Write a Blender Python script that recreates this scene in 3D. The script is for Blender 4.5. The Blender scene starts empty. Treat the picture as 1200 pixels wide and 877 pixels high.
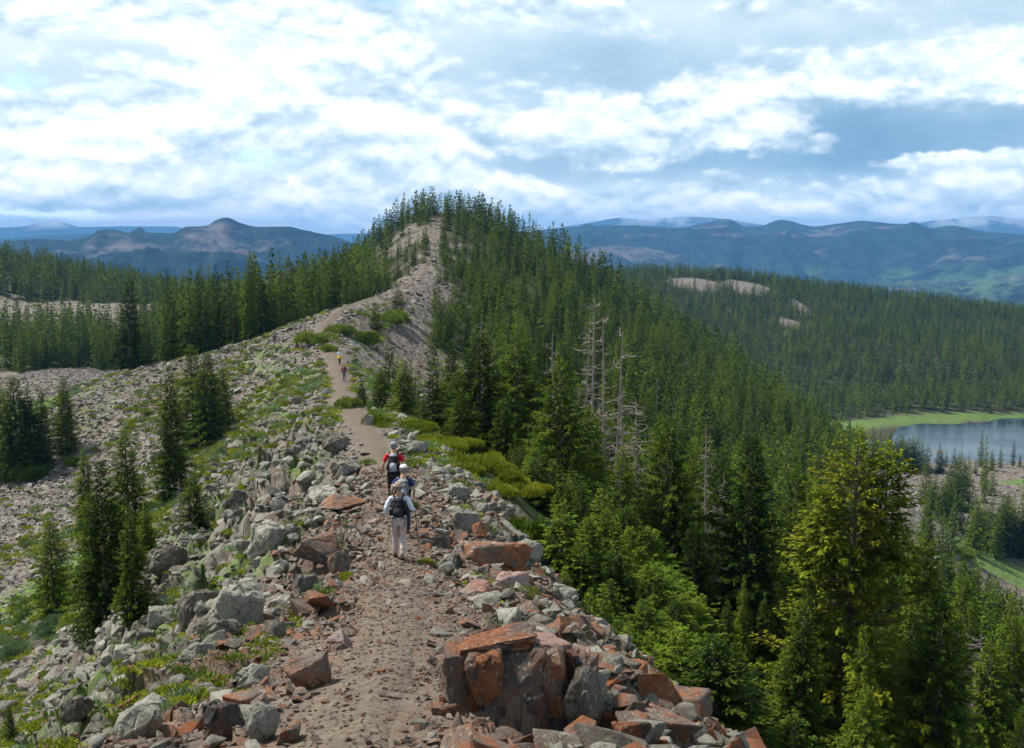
import bpy, bmesh, math, random
import numpy as np
from mathutils import Vector, Matrix, Euler

# ------------------------------------------------------------------ camera, light, exposure
S = bpy.context.scene
COL = S.collection
FPX, CX, CY, HOR = 1250.0, 600.0, 438.5, 275.0
PITCH = math.atan((CY - HOR) / FPX)
cd = bpy.data.cameras.new('camera'); cam = bpy.data.objects.new('camera', cd); COL.objects.link(cam)
cd.sensor_width = 36.0; cd.sensor_fit = 'HORIZONTAL'; cd.lens = 36.0 * FPX / 1200.0
cd.clip_start = 0.1; cd.clip_end = 90000
cam.location = (0, 0, 0); cam.rotation_euler = (math.pi / 2 - PITCH, 0, 0)
S.camera = cam
SUN_EL, SUN_AZ = math.radians(52), math.radians(-62)      # azimuth clockwise from +Y
w = bpy.data.worlds.new('World'); S.world = w; w.use_nodes = True
sd = bpy.data.lights.new('sun', 'SUN'); sd.energy = 4.6; sd.angle = math.radians(8); sd.color = (1.0, 0.95, 0.87)
sun = bpy.data.objects.new('sun', sd); COL.objects.link(sun)
sun.rotation_euler = Vector((math.sin(SUN_AZ) * math.cos(SUN_EL), math.cos(SUN_AZ) * math.cos(SUN_EL), math.sin(SUN_EL))).to_track_quat('Z', 'Y').to_euler()
S.view_settings.view_transform = 'Standard'; S.view_settings.look = 'None'
S.view_settings.exposure = 0.62; S.view_settings.gamma = 1.0; S.view_settings.use_curve_mapping = False
S.cycles.use_denoising = True
S.cycles.max_bounces = 3; S.cycles.diffuse_bounces = 1; S.cycles.glossy_bounces = 1; S.cycles.transparent_max_bounces = 4
S.cycles.transmission_bounces = 3; S.cycles.volume_bounces = 0; S.cycles.use_adaptive_sampling = True
S.cycles.adaptive_threshold = 0.02

def ray(px, py):
    a, b = (px - CX) / FPX, (CY - py) / FPX
    c, s = math.cos(PITCH), math.sin(PITCH)
    return a, c + b * s, b * c - s            # x, y, z
def W(px, py, d):
    x, y, z = ray(px, py); k = d / y
    return x * k, d, z * k
def project(p):
    c, s = math.cos(PITCH), math.sin(PITCH)
    x, y, z = p[..., 0], p[..., 1], p[..., 2]
    f = y * c - z * s; u = y * s + z * c
    return CX + FPX * x / f, CY - FPX * u / f, f

# ------------------------------------------------------------------ node helpers
class NT:
    def __init__(s, tree): s.t = tree; s.n = tree.nodes; s.l = tree.links
    def new(s, typ, **kw):
        n = s.n.new(typ)
        for k, v in kw.items(): setattr(n, k, v)
        return n
    def put(s, sock, v):
        if isinstance(v, bpy.types.NodeSocket): s.l.new(v, sock)
        elif v is not None:
            if isinstance(v, (tuple, list)) and len(v) == 3 and sock.type == 'RGBA': v = (*v, 1)
            sock.default_value = v
    def math(s, op, a, b=None, c=None, clamp=False):
        n = s.new('ShaderNodeMath', operation=op); n.use_clamp = clamp
        s.put(n.inputs[0], a); s.put(n.inputs[1], b); s.put(n.inputs[2], c)
        return n.outputs[0]
    def vmath(s, op, a, b=None):
        n = s.new('ShaderNodeVectorMath', operation=op); s.put(n.inputs[0], a); s.put(n.inputs[1], b)
        return n.outputs[0]
    def noise(s, vec, scale, detail=4, rough=0.55, dist=0.0, out=0):
        n = s.new('ShaderNodeTexNoise'); s.put(n.inputs['Vector'], vec)
        n.inputs['Scale'].default_value = scale; n.inputs['Detail'].default_value = detail
        n.inputs['Roughness'].default_value = rough; n.inputs['Distortion'].default_value = dist
        return n.outputs[out]
    def vor(s, vec, scale, feature='F1', out='Distance', rnd=1.0):
        n = s.new('ShaderNodeTexVoronoi', feature=feature); s.put(n.inputs['Vector'], vec)
        n.inputs['Scale'].default_value = scale; n.inputs['Randomness'].default_value = rnd
        return n.outputs[out]
    def ramp(s, fac, stops, interp='LINEAR'):
        n = s.new('ShaderNodeValToRGB'); s.put(n.inputs[0], fac); cr = n.color_ramp; cr.interpolation = interp
        while len(cr.elements) < len(stops): cr.elements.new(0.5)
        for e, (p, c) in zip(cr.elements, stops):
            e.position = p; e.color = (*c, 1) if isinstance(c, (tuple, list)) else (c, c, c, 1)
        return n.outputs[0]
    def mix(s, fac, a, b, blend='MIX'):
        n = s.new('ShaderNodeMix', data_type='RGBA', blend_type=blend)
        s.put(n.inputs[0], fac); s.put(n.inputs[6], a); s.put(n.inputs[7], b)
        return n.outputs[2]
    def maprange(s, v, a, b, c=0.0, d=1.0, smooth=False):
        n = s.new('ShaderNodeMapRange'); n.interpolation_type = 'SMOOTHSTEP' if smooth else 'LINEAR'
        s.put(n.inputs[0], v)
        for i, q in enumerate((a, b, c, d)): n.inputs[i + 1].default_value = q
        return n.outputs[0]
    def attr(s, name, out='Fac'):
        return s.new('ShaderNodeAttribute', attribute_name=name).outputs[out]
    def bump(s, h, strength=0.5, dist=0.05, nrm=None):
        n = s.new('ShaderNodeBump'); n.inputs['Strength'].default_value = strength; n.inputs['Distance'].default_value = dist
        s.put(n.inputs['Height'], h); s.put(n.inputs['Normal'], nrm)
        return n.outputs[0]

def material(name, rough=0.8):
    m = bpy.data.materials.new(name); m.use_nodes = True
    t = NT(m.node_tree); b = m.node_tree.nodes['Principled BSDF']
    b.inputs['Roughness'].default_value = rough; b.inputs['Specular IOR Level'].default_value = 0.25
    return m, t, b
def flat(name, col, rough=0.8, var=0.15, scale=20):
    m, t, b = material(name, rough)
    co = t.new('ShaderNodeTexCoord').outputs['Object']
    n = t.noise(co, scale, 4)
    t.put(b.inputs['Base Color'], t.mix(n, tuple(c * (1 - var) for c in col), tuple(min(1, c * (1 + var)) for c in col)))
    return m

# ------------------------------------------------------------------ sky (world): Nishita blue behind procedural cloud
def build_world():
    t = NT(w.node_tree); t.n.clear()
    out = t.new('ShaderNodeOutputWorld')
    sky = t.new('ShaderNodeTexSky', sky_type='NISHITA'); sky.sun_disc = False
    sky.sun_elevation = SUN_EL; sky.sun_rotation = SUN_AZ; sky.altitude = 3000; sky.air_density = 1.0; sky.dust_density = 0.6; sky.ozone_density = 1.5
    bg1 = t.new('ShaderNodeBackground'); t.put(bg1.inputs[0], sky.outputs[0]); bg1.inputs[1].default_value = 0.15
    co = t.new('ShaderNodeTexCoord').outputs['Generated']
    sep = t.new('ShaderNodeSeparateXYZ'); t.put(sep.inputs[0], co)
    az = t.math('ARCTAN2', sep.outputs[0], sep.outputs[1]); el = t.math('ARCSINE', sep.outputs[2])
    # wobble the coordinates so that every cloud edge is ragged
    st = t.vmath('MULTIPLY', co, (1.0, 1.0, 1.9))
    wb = t.vmath('SUBTRACT', t.noise(st, 7.0, 5, 0.62, out=1), (0.5, 0.5, 0.5))
    wsp = t.new('ShaderNodeSeparateXYZ'); t.put(wsp.inputs[0], wb)
    az2 = t.math('MULTIPLY_ADD', wsp.outputs[0], 0.15, az)
    el2 = t.math('MULTIPLY_ADD', wsp.outputs[1], 0.085, el)
    aec = t.new('ShaderNodeCombineXYZ'); t.put(aec.inputs[0], az2); t.put(aec.inputs[1], el2); ae = aec.outputs[0]
    def blob(px, py, rx, ry, amp):
        a0 = math.atan((px - CX) / FPX); e0 = math.atan((HOR - py) / FPX)
        q = t.vmath('MULTIPLY', t.vmath('SUBTRACT', ae, (a0, e0, 0)), (FPX / rx, FPX / ry, 0))
        dn = t.new('ShaderNodeVectorMath', operation='DOT_PRODUCT'); t.put(dn.inputs[0], q); t.put(dn.inputs[1], q)
        g = t.math('POWER', 0.3679, dn.outputs['Value'])
        return t.math('MULTIPLY', g, amp * (.62 if amp < 0 else 1.0))
    def field(L):
        r = None
        for b_ in L:
            g = blob(*b_); r = g if r is None else t.math('ADD', r, g)
        return r
    # far layer: soft grey-blue sheets; near layer: crisp-edged cumulus, lit from above, dull below
    def vor(v, sc, det):
        n = t.new('ShaderNodeTexVoronoi', feature='F1'); t.put(n.inputs['Vector'], v); n.inputs['Scale'].default_value = sc
        n.inputs['Detail'].default_value = det; n.inputs['Roughness'].default_value = .6; n.inputs['Lacunarity'].default_value = 2.3; n.normalize = True
        return n.outputs['Distance']
    def dens(off):
        v = t.vmath('ADD', st, (0, 0, off)); v = t.vmath('ADD', v, t.vmath('MULTIPLY', wb, (0.07, 0.07, 0.05)))
        return t.math('ADD', t.math('MULTIPLY', t.noise(v, 5.0, 4, 0.5), .9), t.math('MULTIPLY', t.math('SUBTRACT', .5, vor(v, 8.0, 3.0)), .75))
    d0 = dens(0.0); d1 = dens(0.020)
    rel = t.math('SUBTRACT', d0, d1)
    soft = t.math('ADD', t.math('MULTIPLY', t.math('SUBTRACT', t.noise(st, 4.0, 6, .55), .5), .9), t.math('ADD', field(SHEETS), SHEET_BASE))
    hz = t.math('MULTIPLY', t.math('POWER', 2.718, t.math('MULTIPLY', t.math('MULTIPLY', el, el), -420.0)), .95)
    soft = t.math('ADD', soft, hz)
    back = t.ramp(soft, [(0.0, (0.099, 0.220, 0.360)), (0.25, (0.197, 0.336, 0.476)), (0.5, (0.336, 0.470, 0.580)), (0.75, (0.522, 0.632, 0.702)), (1.0, (0.766, 0.800, 0.829))])
    M = t.math('ADD', t.math('MULTIPLY', t.math('SUBTRACT', d0, .5), 1.25), t.math('ADD', field(CUMULUS), CUM_BASE))
    edge = t.maprange(M, .0, .22, 0, 1, True)
    lit = t.math('ADD', t.math('MULTIPLY', rel, 3.8), t.math('ADD', t.math('MULTIPLY', M, .38), .34))
    front = t.ramp(lit, [(0.0, (0.335, 0.465, 0.570)), (0.3, (0.508, 0.620, 0.701)), (0.55, (0.719, 0.787, 0.825)), (0.8, (0.930, 0.936, 0.936)), (1.0, (1.066, 1.060, 1.042))])
    col = t.mix(edge, back, front); v2 = d1
    # unseen sky overhead darkened with an added slate tone to cut fill light
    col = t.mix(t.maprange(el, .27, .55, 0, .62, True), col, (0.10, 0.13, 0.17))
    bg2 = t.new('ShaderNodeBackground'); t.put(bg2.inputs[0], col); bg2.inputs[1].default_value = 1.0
    gap = None
    for b in SKY_GAPS:
        g = blob(*b); gap = g if gap is None else t.math('ADD', gap, g)
    cover = t.math('SUBTRACT', 1.0, t.maprange(t.math('ADD', gap, t.math('MULTIPLY', t.math('SUBTRACT', v2, 0.5), 0.9)), 0.25, 0.8, 0, 1, True), clamp=True)
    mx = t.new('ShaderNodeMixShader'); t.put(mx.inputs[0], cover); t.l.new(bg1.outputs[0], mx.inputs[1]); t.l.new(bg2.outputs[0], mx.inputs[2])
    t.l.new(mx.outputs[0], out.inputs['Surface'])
    w.cycles.sampling_method = 'MANUAL'; w.cycles.sample_map_resolution = 512
SHEET_BASE, CUM_BASE = 0.58, -0.06
SHEETS = [(180, 40, 340, 70, 0.40), (1080, 165, 190, 60, -0.75), (880, 205, 260, 24, -0.5), (640, 75, 170, 40, -0.30), (560, 190, 170, 26, -0.25), (150, 72, 90, 22, -0.30), (385, 92, 45, 18, -0.35), (800, 15, 260, 30, 0.15), (430, 30, 80, 30, -.2), (130, 250, 300, 20, -.12)]
CUMULUS = [(70, 170, 330, 70, 0.42), (330, 130, 120, 60, 0.30), (140, 20, 340, 40, 0.46), (150, 72, 75, 16, -0.42), (385, 92, 34, 14, -0.42), (470, 130, 90, 60, 0.12),
    (620, 75, 150, 30, -0.30), (560, 190, 120, 22, -0.35), (1090, 165, 110, 34, -0.55), (930, 205, 220, 12, -0.50), (900, 90, 90, 34, 0.22), (830, 150, 130, 26, 0.14), (1000, 125, 60, 24, 0.20),
    (1170, 100, 70, 30, 0.34), (860, 238, 420, 17, 0.60), (1120, 200, 130, 11, 0.42), (540, 15, 60, 30, .2), (1060, 40, 160, 26, -.05), (260, 225, 160, 26, 0.12)]
SKY_GAPS = [(30, 110, 70, 20, 0.55), (400, 6, 90, 14, 0.8), (330, 195, 70, 26, 0.45), (100, 260, 200, 9, 0.5), (420, 268, 60, 9, 0.5)]
build_world()

# ------------------------------------------------------------------ numpy noise and mesh helpers
def _h(ix, iy, seed):
    n = (ix.astype(np.int64) * 374761393 + iy.astype(np.int64) * 668265263 + seed * 1442695041) & 0xFFFFFFFF
    n = ((n ^ (n >> 13)) * 1274126177) & 0xFFFFFFFF
    n = ((n ^ (n >> 16)) * 2246822519) & 0xFFFFFFFF
    return ((n ^ (n >> 15)) & 0xFFFFFF) / float(0xFFFFFF)
def vn(x, y, seed=0):
    xi, yi = np.floor(x), np.floor(y); fx, fy = x - xi, y - yi
    fx = fx * fx * fx * (fx * (fx * 6 - 15) + 10); fy = fy * fy * fy * (fy * (fy * 6 - 15) + 10)
    a, b, c, d = _h(xi, yi, seed), _h(xi + 1, yi, seed), _h(xi, yi + 1, seed), _h(xi + 1, yi + 1, seed)
    return (a * (1 - fx) + b * fx) * (1 - fy) + (c * (1 - fx) + d * fx) * fy
def fbm(x, y, scale, octv=4, seed=0, gain=0.5):
    s, a, t_, f = 0, 1.0, 0, 1.0 / scale
    for i in range(octv):
        s = s + a * (vn(x * f + i * 17.3, y * f - i * 9.1, seed + i) * 2 - 1); t_ += a; a *= gain; f *= 2.03
    return s / t_
def ridged(x, y, scale, octv=5, seed=0):
    s, a, t_, f = 0, 1.0, 0, 1.0 / scale
    for i in range(octv):
        s = s + a * (1 - np.abs(vn(x * f + i * 7.7, y * f + i * 3.1, seed + i) * 2 - 1)); t_ += a; a *= 0.5; f *= 2.1
    return s / t_
def cells(x, y, scale, seed=0):
    """blocky stone field: each cell is a tilted facet; returns height (0..1) and edge distance"""
    X, Y = x / scale, y / scale; xi, yi = np.floor(X), np.floor(Y)
    f1 = np.full(np.shape(X), 9.0); f2 = f1.copy(); hh = np.zeros(np.shape(X))
    for i in (-1, 0, 1):
        for j in (-1, 0, 1):
            cx, cy = xi + i, yi + j
            px, py = cx + _h(cx, cy, seed), cy + _h(cx, cy, seed + 1)
            d = np.hypot(X - px, Y - py)
            v = _h(cx, cy, seed + 2) + (X - px) * (_h(cx, cy, seed + 3) - .5) * 1.3 + (Y - py) * (_h(cx, cy, seed + 4) - .5) * 1.3
            m = d < f1
            f2 = np.where(m, f1, np.minimum(f2, d)); hh = np.where(m, v, hh); f1 = np.where(m, d, f1)
    return hh, f2 - f1
def sstep(a, b, x):
    t_ = np.clip((x - a) / (b - a), 0, 1); return t_ * t_ * (3 - 2 * t_)
def grid_mesh(name, P, mat, attrs=None, smooth=True):
    r, c, _ = P.shape
    idx = np.arange(r * c).reshape(r, c)
    q = np.stack([idx[:-1, :-1], idx[:-1, 1:], idx[1:, 1:], idx[1:, :-1]], -1).reshape(-1, 4)
    return np_mesh(name, P.reshape(-1, 3), q, mat, {k: v.reshape(-1) for k, v in (attrs or {}).items()}, smooth)
def np_mesh(name, V, F, mat, attrs=None, smooth=False, fattrs=None):
    me = bpy.data.meshes.new(name); V = np.asarray(V, np.float32); F = np.asarray(F, np.int32); k = F.shape[1]
    me.vertices.add(len(V)); me.vertices.foreach_set('co', V.ravel())
    me.loops.add(F.size); me.loops.foreach_set('vertex_index', F.ravel())
    me.polygons.add(len(F)); me.polygons.foreach_set('loop_start', np.arange(0, F.size, k, dtype=np.int32))
    me.polygons.foreach_set('loop_total', np.full(len(F), k, np.int32))
    if smooth: me.polygons.foreach_set('use_smooth', np.ones(len(F), bool))
    for n_, v in (attrs or {}).items():
        a = me.attributes.new(n_, 'FLOAT', 'POINT'); a.data.foreach_set('value', np.asarray(v, np.float32).ravel())
    me.update(calc_edges=True)
    if mat: me.materials.append(mat)
    return me
def tag(o, label=None, cat=None, group=None, kind=None):
    for k, v in (('label', label), ('category', cat), ('group', group), ('kind', kind)):
        if v: o[k] = v
    return o
def link(name, me, parent=None, loc=None):
    o = bpy.data.objects.new(name, me); COL.objects.link(o)
    if parent: o.parent = parent
    if loc is not None: o.location = loc
    return o

# ------------------------------------------------------------------ the lie of the land
def smooth_interp(x, xs, ys):
    """monotone-ish cubic (Catmull-Rom) interpolation of a table"""
    xs = np.asarray(xs, float); ys = np.asarray(ys, float)
    i = np.clip(np.searchsorted(xs, x, 'right') - 1, 0, len(xs) - 2)
    h = xs[i + 1] - xs[i]; t_ = np.clip((x - xs[i]) / h, 0, 1)
    sl = np.diff(ys, axis=0) / np.diff(xs).reshape(-1, *([1] * (ys.ndim - 1)))
    m = np.zeros_like(ys); m[1:-1] = np.where(sl[1:] * sl[:-1] > 0, 2 * sl[1:] * sl[:-1] / (sl[1:] + sl[:-1] + 1e-12), 0); m[0] = sl[0]; m[-1] = sl[-1]
    return ys[i] * (2*t_**3 - 3*t_**2 + 1) + m[i] * h * (t_**3 - 2*t_**2 + t_) + ys[i+1] * (-2*t_**3 + 3*t_**2) + m[i+1] * h * (t_**3 - t_**2)
CREST = [(-30, -3, 1.0), (0, 0, -1.65)] + [(W(*q)[1], W(*q)[0], W(*q)[2]) for q in (
    (415, 877, 6.6), (445, 800, 8.6), (458, 740, 12), (466, 690, 18), (468, 657, 24), (466, 604, 29), (445, 540, 42), (425, 497, 60), (404, 470, 85),
    (400, 447, 115), (394, 422, 130), (383, 376, 155), (400, 362, 172), (445, 345, 200), (490, 326, 235), (498, 302, 290), (504, 262, 360), (512, 250, 400), (516, 252, 430))] + [
    (500, -28, -18), (620, -20, -45), (900, 0, -90)]
CRY, CRX, CRZ = (np.array([c[i] for c in CREST]) for i in range(3))
UL = [0, 2, 4, 8, 12, 20, 30, 50, 80, 120, 200, 400]
LEFT = {  # y: drop below the crest at each distance to its left
    -30: [0, .3, 1.2, 4.2, 9, 17, 24, 34, 50, 70, 100, 200],
    20: [0, .4, 1.4, 4.8, 9.4, 17.6, 24, 32, 50, 70, 100, 200],
    38: [0, .4, 1.4, 4.4, 8.6, 16.6, 23, 30, 50, 70, 100, 200],
    55: [0, .3, 1.2, 3.8, 7.8, 14.5, 20, 28, 40, 60, 100, 200],
    85: [0, .2, .9, 3.2, 6.5, 12, 17, 26, 36, 60, 100, 200],
    120: [0, .3, 1.0, 3.0, 5.6, 10, 14, 20, 32, 50, 90, 200],
    160: [0, .5, 1.2, 2.8, 4.2, 6.2, 8.5, 14, 22, 40, 80, 200],
    210: [0, 1, 2.2, 4.5, 6.5, 9, 11, 15, 22, 34, 60, 150],
    300: [0, .8, 2.0, 5.5, 9.0, 15, 19, 26, 34, 45, 70, 150],
    400: [0, .2, .6, 1.4, 3.2, 9.5, 19, 30, 42, 60, 90, 160],
    900: [0, .6, 1.8, 4.0, 6.5, 10, 16, 26, 42, 60, 90, 160]}
UR = [0, 2, 3.5, 5, 7, 10, 20, 40, 70, 100, 120, 160, 250, 500]
RIGHT = {
    -30: [0, .1, 1.05, 2.7, 5.2, 9.0, 16, 25, 34, 44, 54, 70, 90, 160],
    18: [0, .1, 1.05, 2.7, 5.2, 9.0, 16, 25, 34, 44, 54, 70, 90, 160],
    26: [0, .1, 1.05, 2.7, 5.2, 9.0, 16, 25, 34, 44, 54, 70, 90, 160],
    45: [0, .1, .5, 1.3, 2.8, 5.6, 13, 23, 34, 44, 54, 70, 90, 160],
    90: [0, .0, .2, .9, 2.4, 4.8, 11, 22, 34, 44, 54, 70, 90, 160],
    140: [0, .3, .8, 1.8, 3.2, 5.2, 11, 21, 33, 46, 57, 80, 120, 240],
    220: [0, .3, .7, 1.3, 2.2, 4.0, 9, 18, 31, 47, 60, 88, 140, 250],
    400: [0, .05, .1, .2, .3, .6, 3.2, 13, 29, 48, 64, 94, 150, 260],
    900: [0, .2, .5, 1.0, 1.6, 3.0, 8, 18, 32, 50, 66, 96, 150, 260]}
def crest_x(y): return smooth_interp(y, CRY, CRX)
def crest_z(y): return smooth_interp(y, CRY, CRZ)
def ridge_z(x, y):
    u = x - crest_x(y); cz = crest_z(y)
    def side(tab, us, u_):
        ks = sorted(tab); T = np.array([tab[k] for k in ks])
        yy = np.clip(y, ks[0], ks[-1] - 1e-6)
        i = np.clip(np.searchsorted(ks, yy, 'right') - 1, 0, len(ks) - 2)
        k0, k1 = np.array(ks)[i], np.array(ks)[i + 1]; s_ = (yy - k0) / (k1 - k0); s_ = s_ * s_ * (3 - 2 * s_)
        uu = np.clip(u_, 0, us[-1] - 1e-6)
        j = np.clip(np.searchsorted(us, uu, 'right') - 1, 0, len(us) - 2)
        U0, U1 = np.array(us)[j], np.array(us)[j + 1]; q = (uu - U0) / (U1 - U0)
        def ev(row):
            return T[row, j] * (1 - q) + T[row, j + 1] * q
        return ev(i) * (1 - s_) + ev(i + 1) * s_ + np.maximum(u_ - us[-1], 0) * 0.4
    return cz - np.where(u < 0, side(LEFT, UL, -u), side(RIGHT, UR, u))
BP = [W(*q) for q in (
    (100, 440, 260), (60, 450, 240), (120, 500, 175), (40, 555, 150), (60, 620, 120), (60, 720, 95), (20, 850, 70), (190, 470, 230), (20, 440, 262),
    (80, 412, 330), (80, 362, 460), (0, 360, 480), (200, 372, 430), (0, 306, 650), (100, 325, 640), (190, 346, 600), (260, 350, 600), (-150, 290, 640), (-100, 380, 400),
    (1060, 592, 240), (1170, 668, 240), (1240, 650, 250), (1100, 615, 268), (1030, 572, 330), (1120, 582, 330), (1200, 590, 320), (1200, 800, 150),
    (760, 322, 1000), (830, 325, 1020), (900, 330, 1000), (1000, 345, 980), (1100, 358, 950), (1200, 371, 900), (1350, 385, 880), (1100, 420, 700), (1250, 430, 700), (1100, 385, 850),
    (800, 400, 750), (900, 440, 650), (640, 330, 950), (1000, 478, 590), (1200, 482, 590), (1100, 478, 592))]
BP += [(x, y, -97.5) for x, y in ((150, 500), (190, 480), (230, 470), (270, 500), (330, 500), (180, 530), (230, 525))]
BP += [(160, 425, -94), (200, 420, -94), (260, 420, -94), (130, 560, -93.5), (-60, 30, -33), (-80, 0, -34), (-140, 100, -34), (-200, 250, -32), (60, 60, -60), (120, 80, -72), (160, 150, -78), (220, 220, -78), (0, -100, -50), (-300, 500, -20), (400, 300, -80),
       (-400, 800, -60), (-100, 800, -80), (200, 1400, -150), (600, 1400, -170), (-500, 1400, -170), (-900, 900, -110), (900, 700, -110), (700, 0, -100), (-700, 0, -60)]
BPA = np.array(BP)
def _rbf_fit():
    P = BPA[:, :2]; D = np.linalg.norm(P[:, None] - P[None], axis=-1)
    n = len(P); A = np.zeros((n + 3, n + 3)); A[:n, :n] = -np.sqrt(D * D + 400.0) + np.eye(n) * -0.0
    A[:n, n] = 1; A[:n, n+1:] = P / 1000; A[n, :n] = 1; A[n+1:, :n] = P.T / 1000
    return np.linalg.solve(A, np.concatenate([BPA[:, 2], [0, 0, 0]]))
RB = _rbf_fit()
def base_z(x, y):
    s = RB[-3] + RB[-2] * x / 1000 + RB[-1] * y / 1000
    for k in range(len(BPA)):
        s = s - RB[k] * np.sqrt((x - BPA[k, 0])**2 + (y - BPA[k, 1])**2 + 400.0)
    r = np.hypot(x, y); k = sstep(1150, 1700, r)
    return s * (1 - k) - 330 * k
LAKE_Z = -95.0
def macro(x, y):
    a, b = ridge_z(x, y), base_z(x, y); k = 3.0
    m = np.maximum(a, b); 
    z = m + k * np.log1p(np.exp(-np.abs(a - b) / k))
    e = np.sqrt(((x - 350) / 192)**2 + ((y - 487) / 60)**2) + fbm(x, y, 60, 2, 61) * .07
    zone_ = (1 - sstep(1.5, 2.4, e)) * (y > 380)
    rim = LAKE_Z + np.clip((e - 1.0) * 9, -3, 4.5) + np.where(y > 540, 0, 0)
    return z * (1 - zone_) + rim * zone_
def masks(x, y):
    u = x - crest_x(y); r = np.hypot(x, y)
    z0 = None
    n1 = fbm(x, y, 3.0, 3, 11); n2 = fbm(x, y, 14.0, 3, 21); n3 = fbm(x, y, 50, 3, 31)
    hw = np.interp(y, [0, 12, 25, 45, 60, 85, 115, 155, 250, 420], [.5, .5, .42, .5, .8, 1.2, .7, .45, .35, .3])
    trail = (1 - sstep(hw * .55, hw * 1.35, np.abs(u + .35 * n1))) * (y < 400)
    # rocky shoulders near the trail
    rocky = sstep(hw * 1.2, hw * 2.6, np.abs(u) + n1 * .6)
    right = u > 0
    forest = np.where(right, sstep(6 - 2.2 * sstep(28, 34, y), 9 - 4 * sstep(28, 34, y), u + n1 * 1.2) * sstep(20, 34, y + u * .6), 0)
    bare = ((y > 112 + n1 * 5) & (y < 232) & (u < np.interp(y, [110, 150, 190, 232], [14, 22, 17, 8]) + n1 * 5 + n2 * 9)) * 1.0
    bare = np.maximum(bare, (y >= 232) & (y < 372 + n1 * 6) & (u < -1.0 + n1 * 5 + n2 * 8) & (fbm(x, y, 11, 3, 93) < .22))
    bare = np.maximum(bare, (fbm(x, y, 16, 3, 78) > .42) & (y > 150) & (y < 330) & (u < 48))
    forest = np.where(right & (y < 490), np.where(y > 375, 1.0, forest), forest)
    forest = forest * (1 - bare)
    forest = forest * (1 - ((x / np.maximum(y, 1) > .335 + n1 * .006) & (y > 165) & (y < 470)))
    # left side
    lf = np.where(~right, sstep(262, 272, y + n2 * 14) * (1 - (y > 385 + n2 * 25) * (y < 500 + n2 * 20) * (x / np.maximum(y, 1) < -.35 + n1 * .03)), 0)
    lf = np.maximum(lf, np.where(~right, sstep(168, 178, y + n2 * 8) * (1 - sstep(-66, -56, -x * -1 - 0) * 0) * (x > -64) * (u < -6), 0))
    face = (y > 225) & (y < 372 + n1 * 6) & (u > -13 - n1 * 5 - n2 * 8) & (fbm(x, y, 13, 3, 91) < .07)
    forest = np.maximum(forest, lf * ~(face & ~right))
    far = sstep(555, 600, y) ; forest = np.maximum(forest, far)
    clear = np.exp(-(((x + 190) / 70)**2 + ((y - 470) / 30)**2)) 
    forest = forest * (1 - sstep(.35, .6, clear + n2 * .2))
    cc = 0
    for (px, py, d, rx, ry) in CLEARINGS:
        X = W(px, py, d); cc = np.maximum(cc, np.exp(-(((x - X[0]) / rx)**2 + ((y - X[1]) / ry)**2)))
    forest = forest * (1 - sstep(.4, .6, cc + n2 * .15))
    return dict(u=u, trail=trail, rocky=rocky, forest=forest, n1=n1, n2=n2, n3=n3, clear2=cc)
CLEARINGS = [(815, 329, 930, 30, 42), (872, 330, 930, 24, 42), (925, 355, 800, 9, 30), (940, 350, 860, 6, 30)]
def meadow_mask(x, y, n2):
    g = 1.3 * np.exp(-(((x - 108) / 20)**2 + ((y - 222) / 26)**2)) + .9 * np.exp(-(((x - 132) / 6)**2 + ((y - 300) / 25)**2)) + .9 * np.exp(-(((x - 190) / 25)**2 + ((y - 380) / 16)**2))
    e = np.sqrt(((x - 350) / 192)**2 + ((y - 487) / 60)**2)
    g = g + 1.1 * np.exp(-((e - 1.13) / .13)**2) * (y > 480)
    g = g + .8 * np.exp(-(((x + 78) / 30)**2 + ((y - 160) / 9)**2)) + .8 * np.exp(-(((x + 75) / 35)**2 + ((y - 266) / 6)**2)) + .8 * np.exp(-(((x + 68) / 7)**2 + ((y - 190) / 16)**2)) + .9 * np.exp(-(((x + 36) / 9)**2 + ((y - 80) / 14)**2))
    return sstep(.35, .7, g + n2 * .35)
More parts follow.
